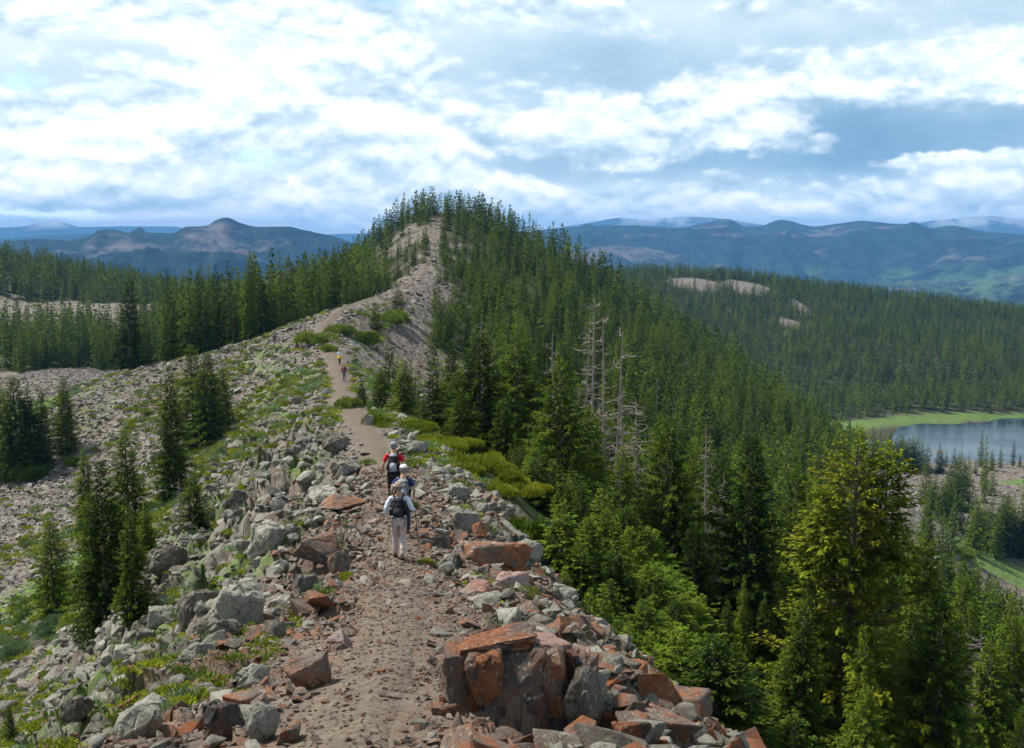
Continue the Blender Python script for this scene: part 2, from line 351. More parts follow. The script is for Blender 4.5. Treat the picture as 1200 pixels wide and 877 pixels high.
def ground_z(x, y, detail=True):
    z = macro(x, y); r = np.hypot(x, y)
    m = masks(x, y); u = m['u']
    au = np.abs(u)
    off = sstep(1.2, 6, au)
    z = z + fbm(x, y, 60, 3, 5) * 2.2 * sstep(12, 45, au) * sstep(90, 200, r) + fbm(x, y, 16, 3, 6) * .9 * off * sstep(20, 60, r)
    el_ = np.sqrt(((x - 350) / 192)**2 + ((y - 487) / 60)**2); z = np.where(el_ < .9, np.minimum(z, LAKE_Z - .8), z)
    z = z + m['clear2'] * 3.0
    crag = sstep(1.2, 3.0, au) * (1 - sstep(60, 100, y)) * (1 - sstep(10, 17, -u) * (u < 0)) * np.where(u > 0, 1 - sstep(5.5, 9, u), 1)
    crag = crag * (r < 130) * (1 - (u > 0) * sstep(25, 30, y))
    if detail:
        near = r < 260
        zz = np.zeros_like(z)
        xs, ys = x[near], y[near]; rr_n = r[near]
        wx = fbm(xs, ys, 1.3, 3, 41) * .35; wy = fbm(xs, ys, 1.3, 3, 42) * .35
        A, ea = cells(xs + wx, ys + wy, 2.6, 100); B, eb = cells(xs + wx, ys + wy, 1.1, 200); C, ec = cells(xs + wx * .5, ys + wy * .5, .42, 300)
        cg = crag[near]; rk = m['rocky'][near]; fo = m['forest'][near]; tr = m['trail'][near]
        nf = .22 + .78 * sstep(20, 34, rr_n)
        d = cg * nf * ((A - .45) * 1.25 + (B - .5) * .55 - np.exp(-ea * 14) * .35)
        d = d + rk * (1 - fo * .8) * ((C - .5) * .17 + (B - .5) * .20 - np.exp(-eb * 10) * .12)
        d = d + (1 - rk) * (fbm(xs, ys, .5, 3, 51) * .012 + fbm(xs, ys, 2, 2, 52) * .07) + fo * fbm(xs, ys, 2.0, 3, 53) * .3
        zz[near] = d; z = z + zz
    return z, crag, m
def gz(x, y, detail=False):
    x = np.atleast_1d(np.asarray(x, float)); y = np.atleast_1d(np.asarray(y, float))
    return ground_z(x, y, detail)[0]

# ------------------------------------------------------------------ materials of the land
def ground_material():
    m, t, b = material('mountain_ground', 0.92)
    b.inputs['Specular IOR Level'].default_value = 0.12
    co = t.new('ShaderNodeTexCoord').outputs['Object']
    trail, forest, grass, rust, crag = (t.attr(k) for k in ('trail', 'forest', 'grass', 'rust', 'crag'))
    stone_id = t.new('ShaderNodeSeparateColor')
    t.put(stone_id.inputs[0], t.vor(t.vmath('ADD', co, t.vmath('MULTIPLY', t.noise(co, 3, 2, out=1), (0.25, 0.25, 0.25))), 1.9, out='Color'))
    small = t.new('ShaderNodeSeparateColor'); t.put(small.inputs[0], t.vor(co, 17.0, out='Color'))
    n_big = t.noise(co, 0.09, 5); n_mid = t.noise(co, 1.2, 6, 0.65); n_fine = t.noise(co, 14, 5, 0.7)
    rock = t.ramp(t.math('ADD', t.math('MULTIPLY', stone_id.outputs[0], .55), t.math('MULTIPLY', n_mid, .45)),
                  [(0.2, (0.055, 0.05, 0.045)), (0.45, (0.13, 0.118, 0.105)), (0.7, (0.22, 0.205, 0.18)), (1.0, (0.33, 0.31, 0.27))])
    lich = t.math('MULTIPLY', t.maprange(t.noise(co, 2.3, 6, 0.7), 0.5, 0.64), crag)
    rock = t.mix(t.math('MULTIPLY', lich, .75), rock, (0.28, 0.275, 0.205))
    rock = t.mix(t.math('MULTIPLY', t.maprange(n_fine, 0.45, 0.75), .35), rock, (0.06, 0.055, 0.05))
    purple = t.mix(stone_id.outputs[1], (0.155, 0.115, 0.09), (0.235, 0.19, 0.16))
    rock = t.mix(t.math('MULTIPLY', t.maprange(n_big, 0.47, 0.62), .6), rock, purple)
    dirt = t.ramp(t.math('ADD', t.math('MULTIPLY', small.outputs[0], .22), t.math('ADD', t.math('MULTIPLY', n_fine, .5), t.math('MULTIPLY', t.noise(co, 2.2, 3), .28))),
                  [(0.2, (0.066, 0.053, 0.040)), (0.5, (0.125, 0.098, 0.073)), (0.75, (0.195, 0.158, 0.122)), (1.0, (0.30, 0.27, 0.225))])
    rustc = t.mix(small.outputs[1], (0.21, 0.075, 0.035), (0.17, 0.095, 0.07))
    rock = t.mix(t.math('MULTIPLY', rust, t.maprange(n_mid, .42, .6)), rock, rustc)
    soil = t.mix(n_mid, (0.10, 0.065, 0.045), (0.18, 0.135, 0.10))
    rock = t.mix(t.math('MULTIPLY', t.maprange(t.noise(co, .55, 5, .65), .5, .6), t.math('SUBTRACT', 1, t.math('MULTIPLY', crag, .55))), rock, soil)
    col = t.mix(trail, rock, dirt)
    gcol = t.ramp(t.noise(co, 0.8, 6, .7), [(0.3, (0.055, 0.085, 0.022)), (0.5, (0.09, 0.165, 0.028)), (0.7, (0.165, 0.225, 0.05)), (0.85, (0.24, 0.21, 0.11))])
    gm = t.math('MULTIPLY', grass, t.maprange(t.noise(co, 1.7, 6, .7), .3, .5))
    col = t.mix(gm, col, gcol)
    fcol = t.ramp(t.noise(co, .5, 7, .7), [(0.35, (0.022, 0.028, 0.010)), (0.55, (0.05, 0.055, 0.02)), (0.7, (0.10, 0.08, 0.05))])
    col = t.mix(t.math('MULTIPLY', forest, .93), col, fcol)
    t.put(b.inputs['Base Color'], col)
    grav = t.math('ADD', t.math('MULTIPLY', t.vor(co, 22.0), .5), t.math('MULTIPLY', t.noise(co, 40, 3), .5))
    h = t.math('MULTIPLY', t.math('ADD', t.math('MULTIPLY', stone_id.outputs[2], .6), t.math('ADD', n_mid, t.math('MULTIPLY', n_fine, .3))), t.math('SUBTRACT', 1.0, trail))
    h = t.math('ADD', h, t.math('MULTIPLY', grav, .11))
    t.put(b.inputs['Normal'], t.bump(h, .8, .15))
    return m
GROUND = ground_material()

def build_ground():
    th = np.concatenate([np.linspace(-180, -34, 40)[:-1], np.linspace(-34, 34, 820), np.linspace(34, 180, 40)[1:]])
    rr = [1.2]
    while rr[-1] < 1700: rr.append(rr[-1] * (1.0055 if rr[-1] < 300 else 1.009))
    rr += list(np.geomspace(1800, 34000, 30))
    rr = np.array(rr); T, R = np.meshgrid(np.radians(th), rr)
    x, y = np.sin(T) * R, np.cos(T) * R
    z, crag, m = ground_z(x, y)
    gr = meadow_mask(x, y, m['n2'])
    u = m['u']
    sparse = sstep(-.05, .35, m['n1'] + m['n2'] * .6) * sstep(1.5, 3, np.abs(u)) * (y < 150) * (.8 - .5 * sstep(14, 24, -u))
    gr = np.maximum(gr, sparse * (1 - m['trail']))
    rust = (1 - sstep(14, 34, y)) * sstep(-6, -1.5, u) + .35 * sstep(.2, .5, m['n2']) * (y < 200)
    P = np.stack([x, y, z], -1)
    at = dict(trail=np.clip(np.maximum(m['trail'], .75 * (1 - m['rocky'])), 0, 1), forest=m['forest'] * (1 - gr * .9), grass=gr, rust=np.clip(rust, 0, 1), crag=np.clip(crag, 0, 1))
    me = grid_mesh('ground', P[:, ::-1], GROUND, {k: v[:, ::-1] for k, v in at.items()})
    tag(link('ground', me), kind='structure')
build_ground()

def build_lake():
    m, t, b = material('lake_water', 0.12)
    co = t.new('ShaderNodeTexCoord').outputs['Object']
    b.inputs['Base Color'].default_value = (0.012, 0.03, 0.045, 1); b.inputs['Specular IOR Level'].default_value = .5
    rg = t.ramp(t.noise(t.vmath('MULTIPLY', co, (1, 2.2, 1)), 0.02, 4), [(.4, .10), (.6, .28)])
    t.put(b.inputs['Roughness'], rg)
    t.put(b.inputs['Normal'], t.bump(t.noise(t.vmath('MULTIPLY', co, (1, 1.8, 1)), 1.1, 4, .6), .25, .12))
    X, Y = np.meshgrid(np.linspace(60, 560, 60), np.linspace(400, 620, 40))
    me = grid_mesh('lake', np.stack([X, Y, np.full_like(X, LAKE_Z)], -1), m)
    tag(link('lake', me), kind='structure')
build_lake()

# ------------------------------------------------------------------ far mountains and the air
def mountain_material(name, forest, bare, meadow=None, bare_at=(.56, .62), sc=1.0, snow=False):
    m, t, b = material(name, 1.0); b.inputs['Specular IOR Level'].default_value = 0.0
    co = t.new('ShaderNodeTexCoord').outputs['Object']
    n1 = t.noise(co, .0016 * sc, 9, .66); n2 = t.noise(co, .012, 8, .72)
    c = t.mix(t.maprange(n2, .35, .65), tuple(v * .3 for v in forest), tuple(v * 2.2 for v in forest))
    bc = t.mix(n2, tuple(v * .75 for v in bare), tuple(v * 1.25 for v in bare))
    k = t.math('ADD', n1, t.math('MULTIPLY', t.attr('bare'), .12))
    c = t.mix(t.math('MULTIPLY', t.maprange(k, *bare_at), t.maprange(n2, .35, .55)), c, bc)
    if meadow:
        c = t.mix(t.math('MULTIPLY', t.attr('meadow'), t.maprange(t.noise(co, .006, 6, .7), .48, .56)), c, meadow)
    if snow: c = t.mix(t.math('MULTIPLY', t.math('MULTIPLY', t.attr('bare'), .45), t.maprange(t.noise(co, .002, 6, .7), .45, .56)), c, (.8, .84, .88))
    t.put(b.inputs['Base Color'], c)
    t.put(b.inputs['Normal'], t.bump(n2, .8, 12))
    return m
def mountain(name, sky, d_front, d_crest, d_back, z_foot, mat, amp, nscale, seed, bare=None, meadow=None, rows=110):
    pxs = np.linspace(sky[0][0], sky[-1][0], 700)
    py = smooth_interp(pxs, [s[0] for s in sky], [s[1] for s in sky])
    az = np.arctan((pxs - CX) / FPX); el = (HOR - py) / FPX
    s = np.concatenate([np.linspace(0, 1, rows), np.linspace(1.06, 2, 12)])
    A, T = np.meshgrid(az, s)
    D = np.where(T <= 1, d_front + (d_crest - d_front) * T, d_crest + (d_back - d_crest) * (T - 1))
    x, y = np.sin(A) * D, np.cos(A) * D
    dc = d_crest * (1 + 0.08 * fbm(np.degrees(A), 0 * A, 4, 2, seed))
    zc = np.broadcast_to(el, A.shape) * d_crest
    prof = np.where(T <= 1, T ** 1.35, (2 - T))
    z = z_foot + (zc - z_foot) * prof
    fade = np.clip(np.abs(T - 1) * 5, 0, 1) * sstep(0, .15, T)
    z = z + (ridged(x, y, nscale, 6, seed) - .62) * amp * fade + fbm(x, y, nscale * .12, 4, seed + 5) * amp * .06 * (.3 + fade)
    PX = np.broadcast_to(pxs, A.shape); PYY = HOR - z / D * FPX
    def reg(L):
        v = np.zeros_like(z)
        for (a, b_, rx, ry) in (L or []): v = np.maximum(v, np.exp(-(((PX - a) / rx)**2 + ((PYY - b_) / ry)**2)))
        return v
    me = grid_mesh(name, np.stack([x, y, z], -1)[:, ::-1], mat, {'bare': reg(bare)[:, ::-1], 'meadow': reg(meadow)[:, ::-1]})
    tag(link(name, me), kind='structure')
MF, MB_ = (0.014, 0.023, 0.019), (0.135, 0.11, 0.10)
mountain('mountains', [(-60, 290), (0, 283), (60, 280), (100, 282), (120, 275), (150, 272), (205, 274), (222, 267), (245, 266), (258, 259), (268, 256), (285, 262), (305, 266), (335, 266), (360, 272), (390, 277), (440, 292), (520, 320)],
         2400, 4600, 7000, -300, mountain_material('peak_slopes', MF, MB_), 320, 800, 3,
         bare=[(265, 272, 55, 14), (310, 285, 60, 10), (240, 302, 30, 7), (160, 290, 30, 5), (350, 280, 40, 8)])
mountain('mountains', [(560, 280), (600, 274), (650, 268), (700, 266), (745, 265), (790, 267), (825, 262), (850, 258), (872, 266), (885, 266), (912, 259), (950, 266), (975, 263), (1005, 260), (1040, 263), (1070, 264), (1090, 268), (1110, 266), (1150, 272), (1200, 275), (1300, 280)],
         3000, 7500, 9500, -330, mountain_material('blue_range_slopes', MF, MB_, (0.07, 0.12, 0.045)), 380, 1700, 8,
         bare=[(735, 292, 55, 9), (845, 292, 14, 4), (1140, 300, 30, 4), (870, 275, 120, 5)],
         meadow=[(1150, 330, 70, 16), (1060, 322, 40, 10), (945, 318, 20, 6), (1170, 315, 40, 10)], rows=150)
mountain('mountains', [(-80, 284), (0, 280), (60, 276), (110, 274), (150, 277), (220, 282), (300, 288)],
         7500, 9500, 11500, -330, mountain_material('middle_range_slopes', MF, MB_), 200, 2500, 12, rows=40)
mountain('mountains', [(-80, 272), (0, 268), (30, 267), (60, 262), (75, 262), (100, 267), (150, 266), (205, 266), (240, 272), (330, 276), (420, 274), (500, 276)],
         12500, 14000, 16000, -330, mountain_material('pale_range_slopes', MF, MB_, snow=True), 300, 4000, 15, bare=[(70, 264, 25, 4)], rows=40)
mountain('mountains', [(600, 276), (660, 266), (700, 260), (725, 256), (755, 258), (800, 255), (830, 256), (870, 261), (920, 268), (1000, 270), (1060, 264), (1110, 258), (1150, 256), (1200, 260), (1260, 262)],
         12500, 14000, 16000, -330, mountain_material('snowy_range_slopes', MF, MB_, snow=True), 350, 3000, 18, bare=[(780, 258, 110, 7), (1140, 260, 90, 8)], rows=40)

def build_haze():
    m = bpy.data.materials.new('haze_air'); m.use_nodes = True; t = NT(m.node_tree); t.n.clear()
    o = t.new('ShaderNodeOutputMaterial'); v = t.new('ShaderNodeVolumePrincipled')
    v.inputs['Color'].default_value = (0.19, 0.50, 1.0, 1); v.inputs['Density'].default_value = 0.8e-4; v.inputs['Anisotropy'].default_value = 0.0
    t.l.new(v.outputs[0], o.inputs['Volume'])
    bm = bmesh.new(); bmesh.ops.create_cube(bm, size=1.0)
    me = bpy.data.meshes.new('haze'); bm.to_mesh(me); bm.free(); me.materials.append(m)
    h = link('haze', me); h.scale = (40000, 40000, 590); h.location = (0, 0, -49)
    tag(h, kind='stuff')
build_haze()

# ------------------------------------------------------------------ placing things on the land
RNG = np.random.default_rng(7)
def hit(px, py, d0=5.0, d1=1500.0):
    """where the sight line through a pixel meets the land"""
    X, Y, Z = ray(px, py); d = np.geomspace(d0, d1, 1400)
    g = gz(X / Y * d, d); k = np.nonzero(Z / Y * d <= g)[0]
    if not len(k): return None
    i = k[0]; return np.array([X / Y * d[i], d[i], g[i]])
def at_depth(px, d):
    x = (px - CX) / FPX * d * math.cos(PITCH)   # near enough; refined once below
    for _ in range(3):
        z = float(gz(x, d)[0]); f = d * math.cos(PITCH) - z * math.sin(PITCH); x = (px - CX) / FPX * f
    return np.array([x, d, float(gz(x, d)[0])])
def height_to(p, top_py):
    b_ = (CY - top_py) / FPX; c, s = math.cos(PITCH), math.sin(PITCH)
    return (b_ * c - s) / (c + b_ * s) * p[1] - p[2]

# ------------------------------------------------------------------ foliage and wood
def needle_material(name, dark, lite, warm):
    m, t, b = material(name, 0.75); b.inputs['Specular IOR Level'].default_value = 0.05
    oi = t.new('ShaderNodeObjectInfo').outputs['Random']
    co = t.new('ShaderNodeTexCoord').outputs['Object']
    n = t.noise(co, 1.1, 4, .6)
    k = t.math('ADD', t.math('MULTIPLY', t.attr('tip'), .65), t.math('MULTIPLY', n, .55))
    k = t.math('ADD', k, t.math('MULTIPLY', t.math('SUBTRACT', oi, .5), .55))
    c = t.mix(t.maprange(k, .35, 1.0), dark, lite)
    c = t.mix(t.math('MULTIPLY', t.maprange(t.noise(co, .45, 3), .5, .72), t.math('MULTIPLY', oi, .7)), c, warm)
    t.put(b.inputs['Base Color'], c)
    tr = t.new('ShaderNodeBsdfTranslucent'); t.put(tr.inputs[0], c)
    mx = t.new('ShaderNodeMixShader'); mx.inputs[0].default_value = .22
    out = [n_ for n_ in t.n if n_.type == 'OUTPUT_MATERIAL'][0]
    t.l.new(b.outputs[0], mx.inputs[1]); t.l.new(tr.outputs[0], mx.inputs[2]); t.l.new(mx.outputs[0], out.inputs['Surface'])
    return m
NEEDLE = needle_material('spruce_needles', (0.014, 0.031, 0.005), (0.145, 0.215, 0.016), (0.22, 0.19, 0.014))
NEEDLE_GOLD = needle_material('golden_spruce_needles', (0.020, 0.040, 0.005), (0.18, 0.235, 0.014), (0.30, 0.19, 0.015))  # yellower needle colour of the golden forked spruce
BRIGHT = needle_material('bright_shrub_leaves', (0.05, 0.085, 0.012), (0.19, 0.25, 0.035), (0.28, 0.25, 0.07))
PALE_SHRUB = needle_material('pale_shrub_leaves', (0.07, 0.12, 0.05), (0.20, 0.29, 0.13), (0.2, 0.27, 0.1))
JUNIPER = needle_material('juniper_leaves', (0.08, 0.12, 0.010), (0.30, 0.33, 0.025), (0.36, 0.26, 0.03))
BARK = flat('grey_brown_bark', (0.13, 0.105, 0.085), .95, .4, 6)
DEADWOOD = flat('bleached_dead_wood', (0.24, 0.205, 0.175), .9, .35, 5)

def tubes(paths, sides=5):
    """paths: list of (points Nx3, radii N) -> verts, quads"""
    VV, FF, o = [], [], 0
    a = np.arange(sides) / sides * 2 * np.pi
    for P, r in paths:
        P = np.asarray(P, float); r = np.asarray(r, float); T = np.gradient(P, axis=0); T /= np.linalg.norm(T, axis=1)[:, None] + 1e-9
        ref = np.where(np.abs(T[:, 2:3]) > .8, np.array([[1., 0, 0]]), np.array([[0, 0, 1.]]))
        U = np.cross(T, ref); U /= np.linalg.norm(U, axis=1)[:, None] + 1e-9; V_ = np.cross(T, U)
        ring = P[:, None] + r[:, None, None] * (np.cos(a)[None, :, None] * U[:, None] + np.sin(a)[None, :, None] * V_[:, None])
        n = len(P); VV.append(ring.reshape(-1, 3)); i = np.arange(n - 1)[:, None] * sides + np.arange(sides)[None]; j = np.arange(n - 1)[:, None] * sides + (np.arange(sides)[None] + 1) % sides
        FF.append(np.stack([i, j, j + sides, i + sides], -1).reshape(-1, 4) + o); o += n * sides
    return np.concatenate(VV), np.concatenate(FF)
def blades(B, D, L, wd, rng, droop=0.0):
    """leaf sprays: base points B, directions D (unit), lengths L, widths wd -> quads"""
    n = len(B); R_ = rng.normal(size=(n, 3)); R_[:, 2] *= .45
    Sd = np.cross(D, np.array([0, 0, 1.0])) + R_ * .55; Sd -= D * np.sum(Sd * D, 1)[:, None]; Sd /= np.linalg.norm(Sd, axis=1)[:, None] + 1e-9
    T = B + D * L[:, None]; T[:, 2] -= droop * L
    M = B + D * (L * .45)[:, None]
    V = np.stack([B, M + Sd * wd[:, None] * .5, T, M - Sd * wd[:, None] * .5], 1).reshape(-1, 3)
    return V, np.arange(4 * n).reshape(-1, 4)
def spruce_data(seed, H, R, nlev, nbr, step, tl, tw, start=.05, power=.8, gap=.1, lean=0., rag=.25):
    rng = np.random.default_rng(seed); BB, DD, LL, WW, TT = [], [], [], [], []; br = []
    fav = rng.uniform(0, 6.28)
    sil = 1 + rag * np.interp(np.linspace(0, 1, 200), np.linspace(0, 1, 14), rng.uniform(-1, .6, 14))
    for i in range(nlev):
        t_ = start + (1 - start) * ((i + rng.uniform(-.3, .3)) / nlev); t_ = min(max(t_, start), .992); z = H * t_
        Lm = (R * (1 - t_) ** power * (0.55 + .45 * min(1, (t_ - start) * 7 + .35)) + .10 * R * (1 - t_) ** .2) * sil[int(t_ * 199)]
        k = max(3, int(round(nbr * (1 - .45 * t_))))
        a0 = rng.uniform(0, 6.28)
        for q in range(k):
            if rng.random() < gap: continue
            az = a0 + q * 6.283 / k + rng.uniform(-.35, .35); L = Lm * rng.uniform(.5, 1.2) * (1 + .12 * math.cos(az - fav))
            a = (-.32 + .95 * t_ ** 1.5) + rng.uniform(-.14, .14); bcurve = .16 - .05 * t_
            n = max(3, int(L / step)); s = rng.uniform(.12, 1.0, n) ** .8
            d = np.array([math.cos(az), math.sin(az), 0]); p = np.array([-d[1], d[0], 0])
            base = np.array([lean * z * .1, 0, z]); pos = base + d * (L * s)[:, None]; pos[:, 2] += L * (a * s + bcurve * s * s)
            side = rng.choice([-1, 1], n) * rng.uniform(.15, 1.0, n); side[s > .9] *= .3
            D = d[None] * 0.75 + p[None] * side[:, None] * .95; D[:, 2] = a + 2 * bcurve * s + rng.normal(-.12, .38, n)
            D /= np.linalg.norm(D, axis=1)[:, None]
            ln = tl * (1 - .35 * s) * rng.uniform(.6, 1.3, n) * (.55 + .45 * min(1, Lm / (R * .45)))
            pos[:, 2] += rng.normal(-.03, .07, n) * H / 14
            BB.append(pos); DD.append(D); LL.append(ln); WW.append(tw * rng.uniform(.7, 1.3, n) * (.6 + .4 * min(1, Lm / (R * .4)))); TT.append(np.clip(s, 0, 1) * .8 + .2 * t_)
            if L > .25 * R: br.append((base, d, L, a, bcurve))
    # leader
    n = 14; zz = np.linspace(.93, 1.0, n) * H; th = rng.uniform(0, 6.28, n)
    D = np.stack([np.cos(th) * .5, np.sin(th) * .5, np.full(n, .9)], 1); D /= np.linalg.norm(D, axis=1)[:, None]
    B0 = np.stack([np.full(n, lean * H * .1), 0 * zz, zz], 1); B0[:, 0] = lean * zz * .1
    BB.append(B0); DD.append(D); LL.append(np.full(n, tl * .45)); WW.append(np.full(n, tw * .5)); TT.append(np.full(n, .9))
    B, D, L, Wd, T = (np.concatenate(v) for v in (BB, DD, LL, WW, TT))
    V, F = blades(B, D, L, Wd, rng, .22)
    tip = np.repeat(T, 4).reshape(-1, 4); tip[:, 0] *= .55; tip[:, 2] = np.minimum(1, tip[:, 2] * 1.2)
    paths = [(np.stack([lean * np.linspace(-.3, H * .97, 9) * .1, 0 * np.linspace(0, 1, 9), np.linspace(-.5, H * .97, 9)], 1), np.linspace(.0135 * H, .0015 * H, 9))]
    return V, F, tip.ravel(), paths, br
def wood_paths(br, rng, frac, r):
    out = []
    for base, d, L, a, b_ in br:
        if rng.random() > frac: continue
        s = np.linspace(0, .85, 4); P = base + d * (L * s)[:, None]; P[:, 2] += L * (a * s + b_ * s * s)
        out.append((P, np.linspace(r, r * .25, 4)))
    return out
def make_spruce(name, seed, H, R, nlev, nbr, step, tl, tw, mat=None, wood=0.35, join=False, extra=None, **kw):
    V, F, tip, paths, br = spruce_data(seed, H, R, nlev, nbr, step, tl, tw, **kw)
    rng = np.random.default_rng(seed + 99)
    if wood: paths += wood_paths(br, rng, wood, .0022 * H)
    if extra:
        for (dx, dy, z0, kw2, args) in extra:
            V2, F2, t2, p2, b2 = spruce_data(*args, **kw2)
            V2 = V2 + np.array([dx, dy, z0]); F = np.concatenate([F, F2 + len(V)]); V = np.concatenate([V, V2]); tip = np.concatenate([tip, t2])
            P0 = p2[0][0] + np.array([dx, dy, z0]); P0[0] = (0, 0, z0 - .8); paths.append((P0, p2[0][1]))
    TV, TF = tubes(paths, 5 if not join else 4)
    mat = mat or NEEDLE
    if join:
        me = np_mesh(name, np.concatenate([V, TV]), np.concatenate([F, TF + len(V)]), mat, {'tip': np.concatenate([tip, np.zeros(len(TV))])})
        me.materials.append(BARK); mi = np.zeros(len(F) + len(TF), np.int32); mi[len(F):] = 1; me.polygons.foreach_set('material_index', mi)
        return me
    return np_mesh(name + '_crown', V, F, mat, {'tip': tip}), np_mesh(name + '_trunk', TV, TF, BARK, smooth=True)
# heights are 12 m for all prototypes; each tree is scaled
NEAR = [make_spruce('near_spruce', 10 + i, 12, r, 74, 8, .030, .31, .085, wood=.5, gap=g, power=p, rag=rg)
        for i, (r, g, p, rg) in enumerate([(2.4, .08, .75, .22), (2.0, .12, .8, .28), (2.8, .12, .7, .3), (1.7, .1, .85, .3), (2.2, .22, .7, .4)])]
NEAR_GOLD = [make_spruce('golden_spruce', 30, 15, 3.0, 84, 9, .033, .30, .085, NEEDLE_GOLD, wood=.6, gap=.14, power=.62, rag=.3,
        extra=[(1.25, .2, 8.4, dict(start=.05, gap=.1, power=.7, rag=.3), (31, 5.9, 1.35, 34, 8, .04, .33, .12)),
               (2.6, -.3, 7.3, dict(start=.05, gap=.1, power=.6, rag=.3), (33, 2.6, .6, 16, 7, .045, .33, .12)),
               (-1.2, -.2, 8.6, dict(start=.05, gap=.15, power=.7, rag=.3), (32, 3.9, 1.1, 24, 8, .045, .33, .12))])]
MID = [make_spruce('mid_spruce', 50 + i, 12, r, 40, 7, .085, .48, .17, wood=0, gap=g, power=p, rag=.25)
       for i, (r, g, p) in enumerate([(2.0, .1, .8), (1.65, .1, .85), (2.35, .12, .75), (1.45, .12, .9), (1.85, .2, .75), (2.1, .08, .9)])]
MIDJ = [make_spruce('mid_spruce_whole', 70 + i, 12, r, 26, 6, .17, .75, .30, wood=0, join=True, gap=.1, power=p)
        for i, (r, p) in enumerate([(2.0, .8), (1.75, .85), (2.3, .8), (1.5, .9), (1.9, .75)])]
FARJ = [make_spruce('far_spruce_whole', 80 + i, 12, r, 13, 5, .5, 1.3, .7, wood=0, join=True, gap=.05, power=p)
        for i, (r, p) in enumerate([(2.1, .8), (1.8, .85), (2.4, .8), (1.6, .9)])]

def snag_mesh(seed, H, nb, bl, curl, top=True):
    rng = np.random.default_rng(seed); zs = np.linspace(-.4, H, 12)
    P = np.stack([np.cumsum(rng.normal(0, .03, 12)) * H / 12, np.cumsum(rng.normal(0, .03, 12)) * H / 12, zs], 1)
    trunk = [(P, np.linspace(.011 * H, .002 * H, 12))]; paths = []
    for i in range(nb):
        t_ = rng.uniform(.18, .98); z = H * t_; az = rng.uniform(0, 6.28); L = bl * (1 - .6 * t_) * rng.uniform(.3, 1.15)
        s = np.linspace(0, 1, 6); b0 = np.array([np.interp(z, zs, P[:, 0]), np.interp(z, zs, P[:, 1]), z])
        aa = az + rng.normal(0, curl) * s; d = np.stack([np.cos(aa), np.sin(aa), 0 * s], 1)
        Q = b0 + d * (L * s)[:, None]; Q[:, 2] += L * (rng.uniform(-.35, .15) * s + rng.uniform(.1, .8) * curl * s ** 2)
        paths.append((Q, np.linspace(.0032 * H, .0008 * H, 6)))
        for _ in range(rng.integers(1, 6)):
            k = rng.integers(2, 5); e = Q[k] + np.array([rng.normal(0, .3), rng.normal(0, .3), rng.normal(.15, .25)]) * L * .55
            paths.append((np.stack([Q[k], (Q[k] + e) / 2 + rng.normal(0, .03, 3) * L, e]), np.array([.0018, .0012, .0006]) * H))
    a = tubes(trunk, 7); b = tubes(paths, 3)
    return np_mesh('snag_trunk', a[0], a[1], DEADWOOD, smooth=True), np_mesh('snag_branches', b[0], b[1], DEADWOOD)
SNAG = [snag_mesh(1, 9, 34, 1.7, 1.1), snag_mesh(2, 9, 100, 1.9, .3), snag_mesh(3, 9, 55, 1.2, .2), snag_mesh(4, 9, 34, 1.6, 1.0)]

def _snagj():
    a = snag_mesh(7, 11, 60, 1.1, .2); V, F, o = [], [], 0
    for m_ in a:
        v = np.zeros(len(m_.vertices) * 3, np.float32); m_.vertices.foreach_get('co', v); q = np.zeros(len(m_.loops), np.int32); m_.loops.foreach_get('vertex_index', q)
        V.append(v.reshape(-1, 3)); F.append(q.reshape(-1, 4) + o); o += len(V[-1])
    return np_mesh('whole_snag', np.concatenate(V), np.concatenate(F), DEADWOOD)
SNAGJ = _snagj()
def shrub_mesh(seed, n, mat, flatn=.5, tl=.16, tw=.05, lobes=9):
    rng = np.random.default_rng(seed); lobes = 26 if n > 9000 else lobes; C = rng.normal(size=(lobes, 3)) * [.42, .42, .0]; C = np.clip(C, -.75, .75); r = rng.uniform(.28, .5, lobes) * (.62 if lobes > 20 else 1)
    k = rng.integers(0, lobes, n); D = rng.normal(size=(n, 3)); D[:, 2] = np.abs(D[:, 2]) * 1.1; D /= np.linalg.norm(D, axis=1)[:, None]
    rad = r[k] * rng.uniform(.55, 1.0, n) ** .5; B = C[k] + D * rad[:, None] * [1, 1, flatn * 1.6]
    Dd = D + [0, 0, .7] + rng.normal(0, .35, (n, 3)); Dd /= np.linalg.norm(Dd, axis=1)[:, None]
    V, F = blades(B, Dd, tl * rng.uniform(.6, 1.4, n), tw * rng.uniform(.7, 1.3, n), rng)
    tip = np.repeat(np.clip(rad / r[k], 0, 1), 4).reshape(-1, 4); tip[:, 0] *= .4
    st = []
    for q in range(14):
        e = C[q % lobes] * .45 + rng.normal(0, .05, 3); e[2] = flatn * .3
        st.append((np.stack([[0, 0, -.1], e * [.5, .5, .6], e]), [.02, .014, .006]))
    sv, sf = tubes(st, 4)
    return np_mesh('shrub_foliage', V, F, mat, {'tip': tip.ravel()}), np_mesh('shrub_stem', sv, sf, BARK, smooth=True)
SH = {k: [shrub_mesh(s, n, m, fl, tl, tw) for s in (1, 2, 3)] for k, (n, m, fl, tl, tw) in dict(mat=(4200, JUNIPER, .38, .11, .035), 
    bright=(2600, BRIGHT, .55, .15, .05), pale=(2600, PALE_SHRUB, .6, .12, .045), juniper=(15000, JUNIPER, .36, .085, .026), dark=(2600, NEEDLE, .7, .17, .06),
    tuft=(500, BRIGHT, .5, .42, .03)).items()}

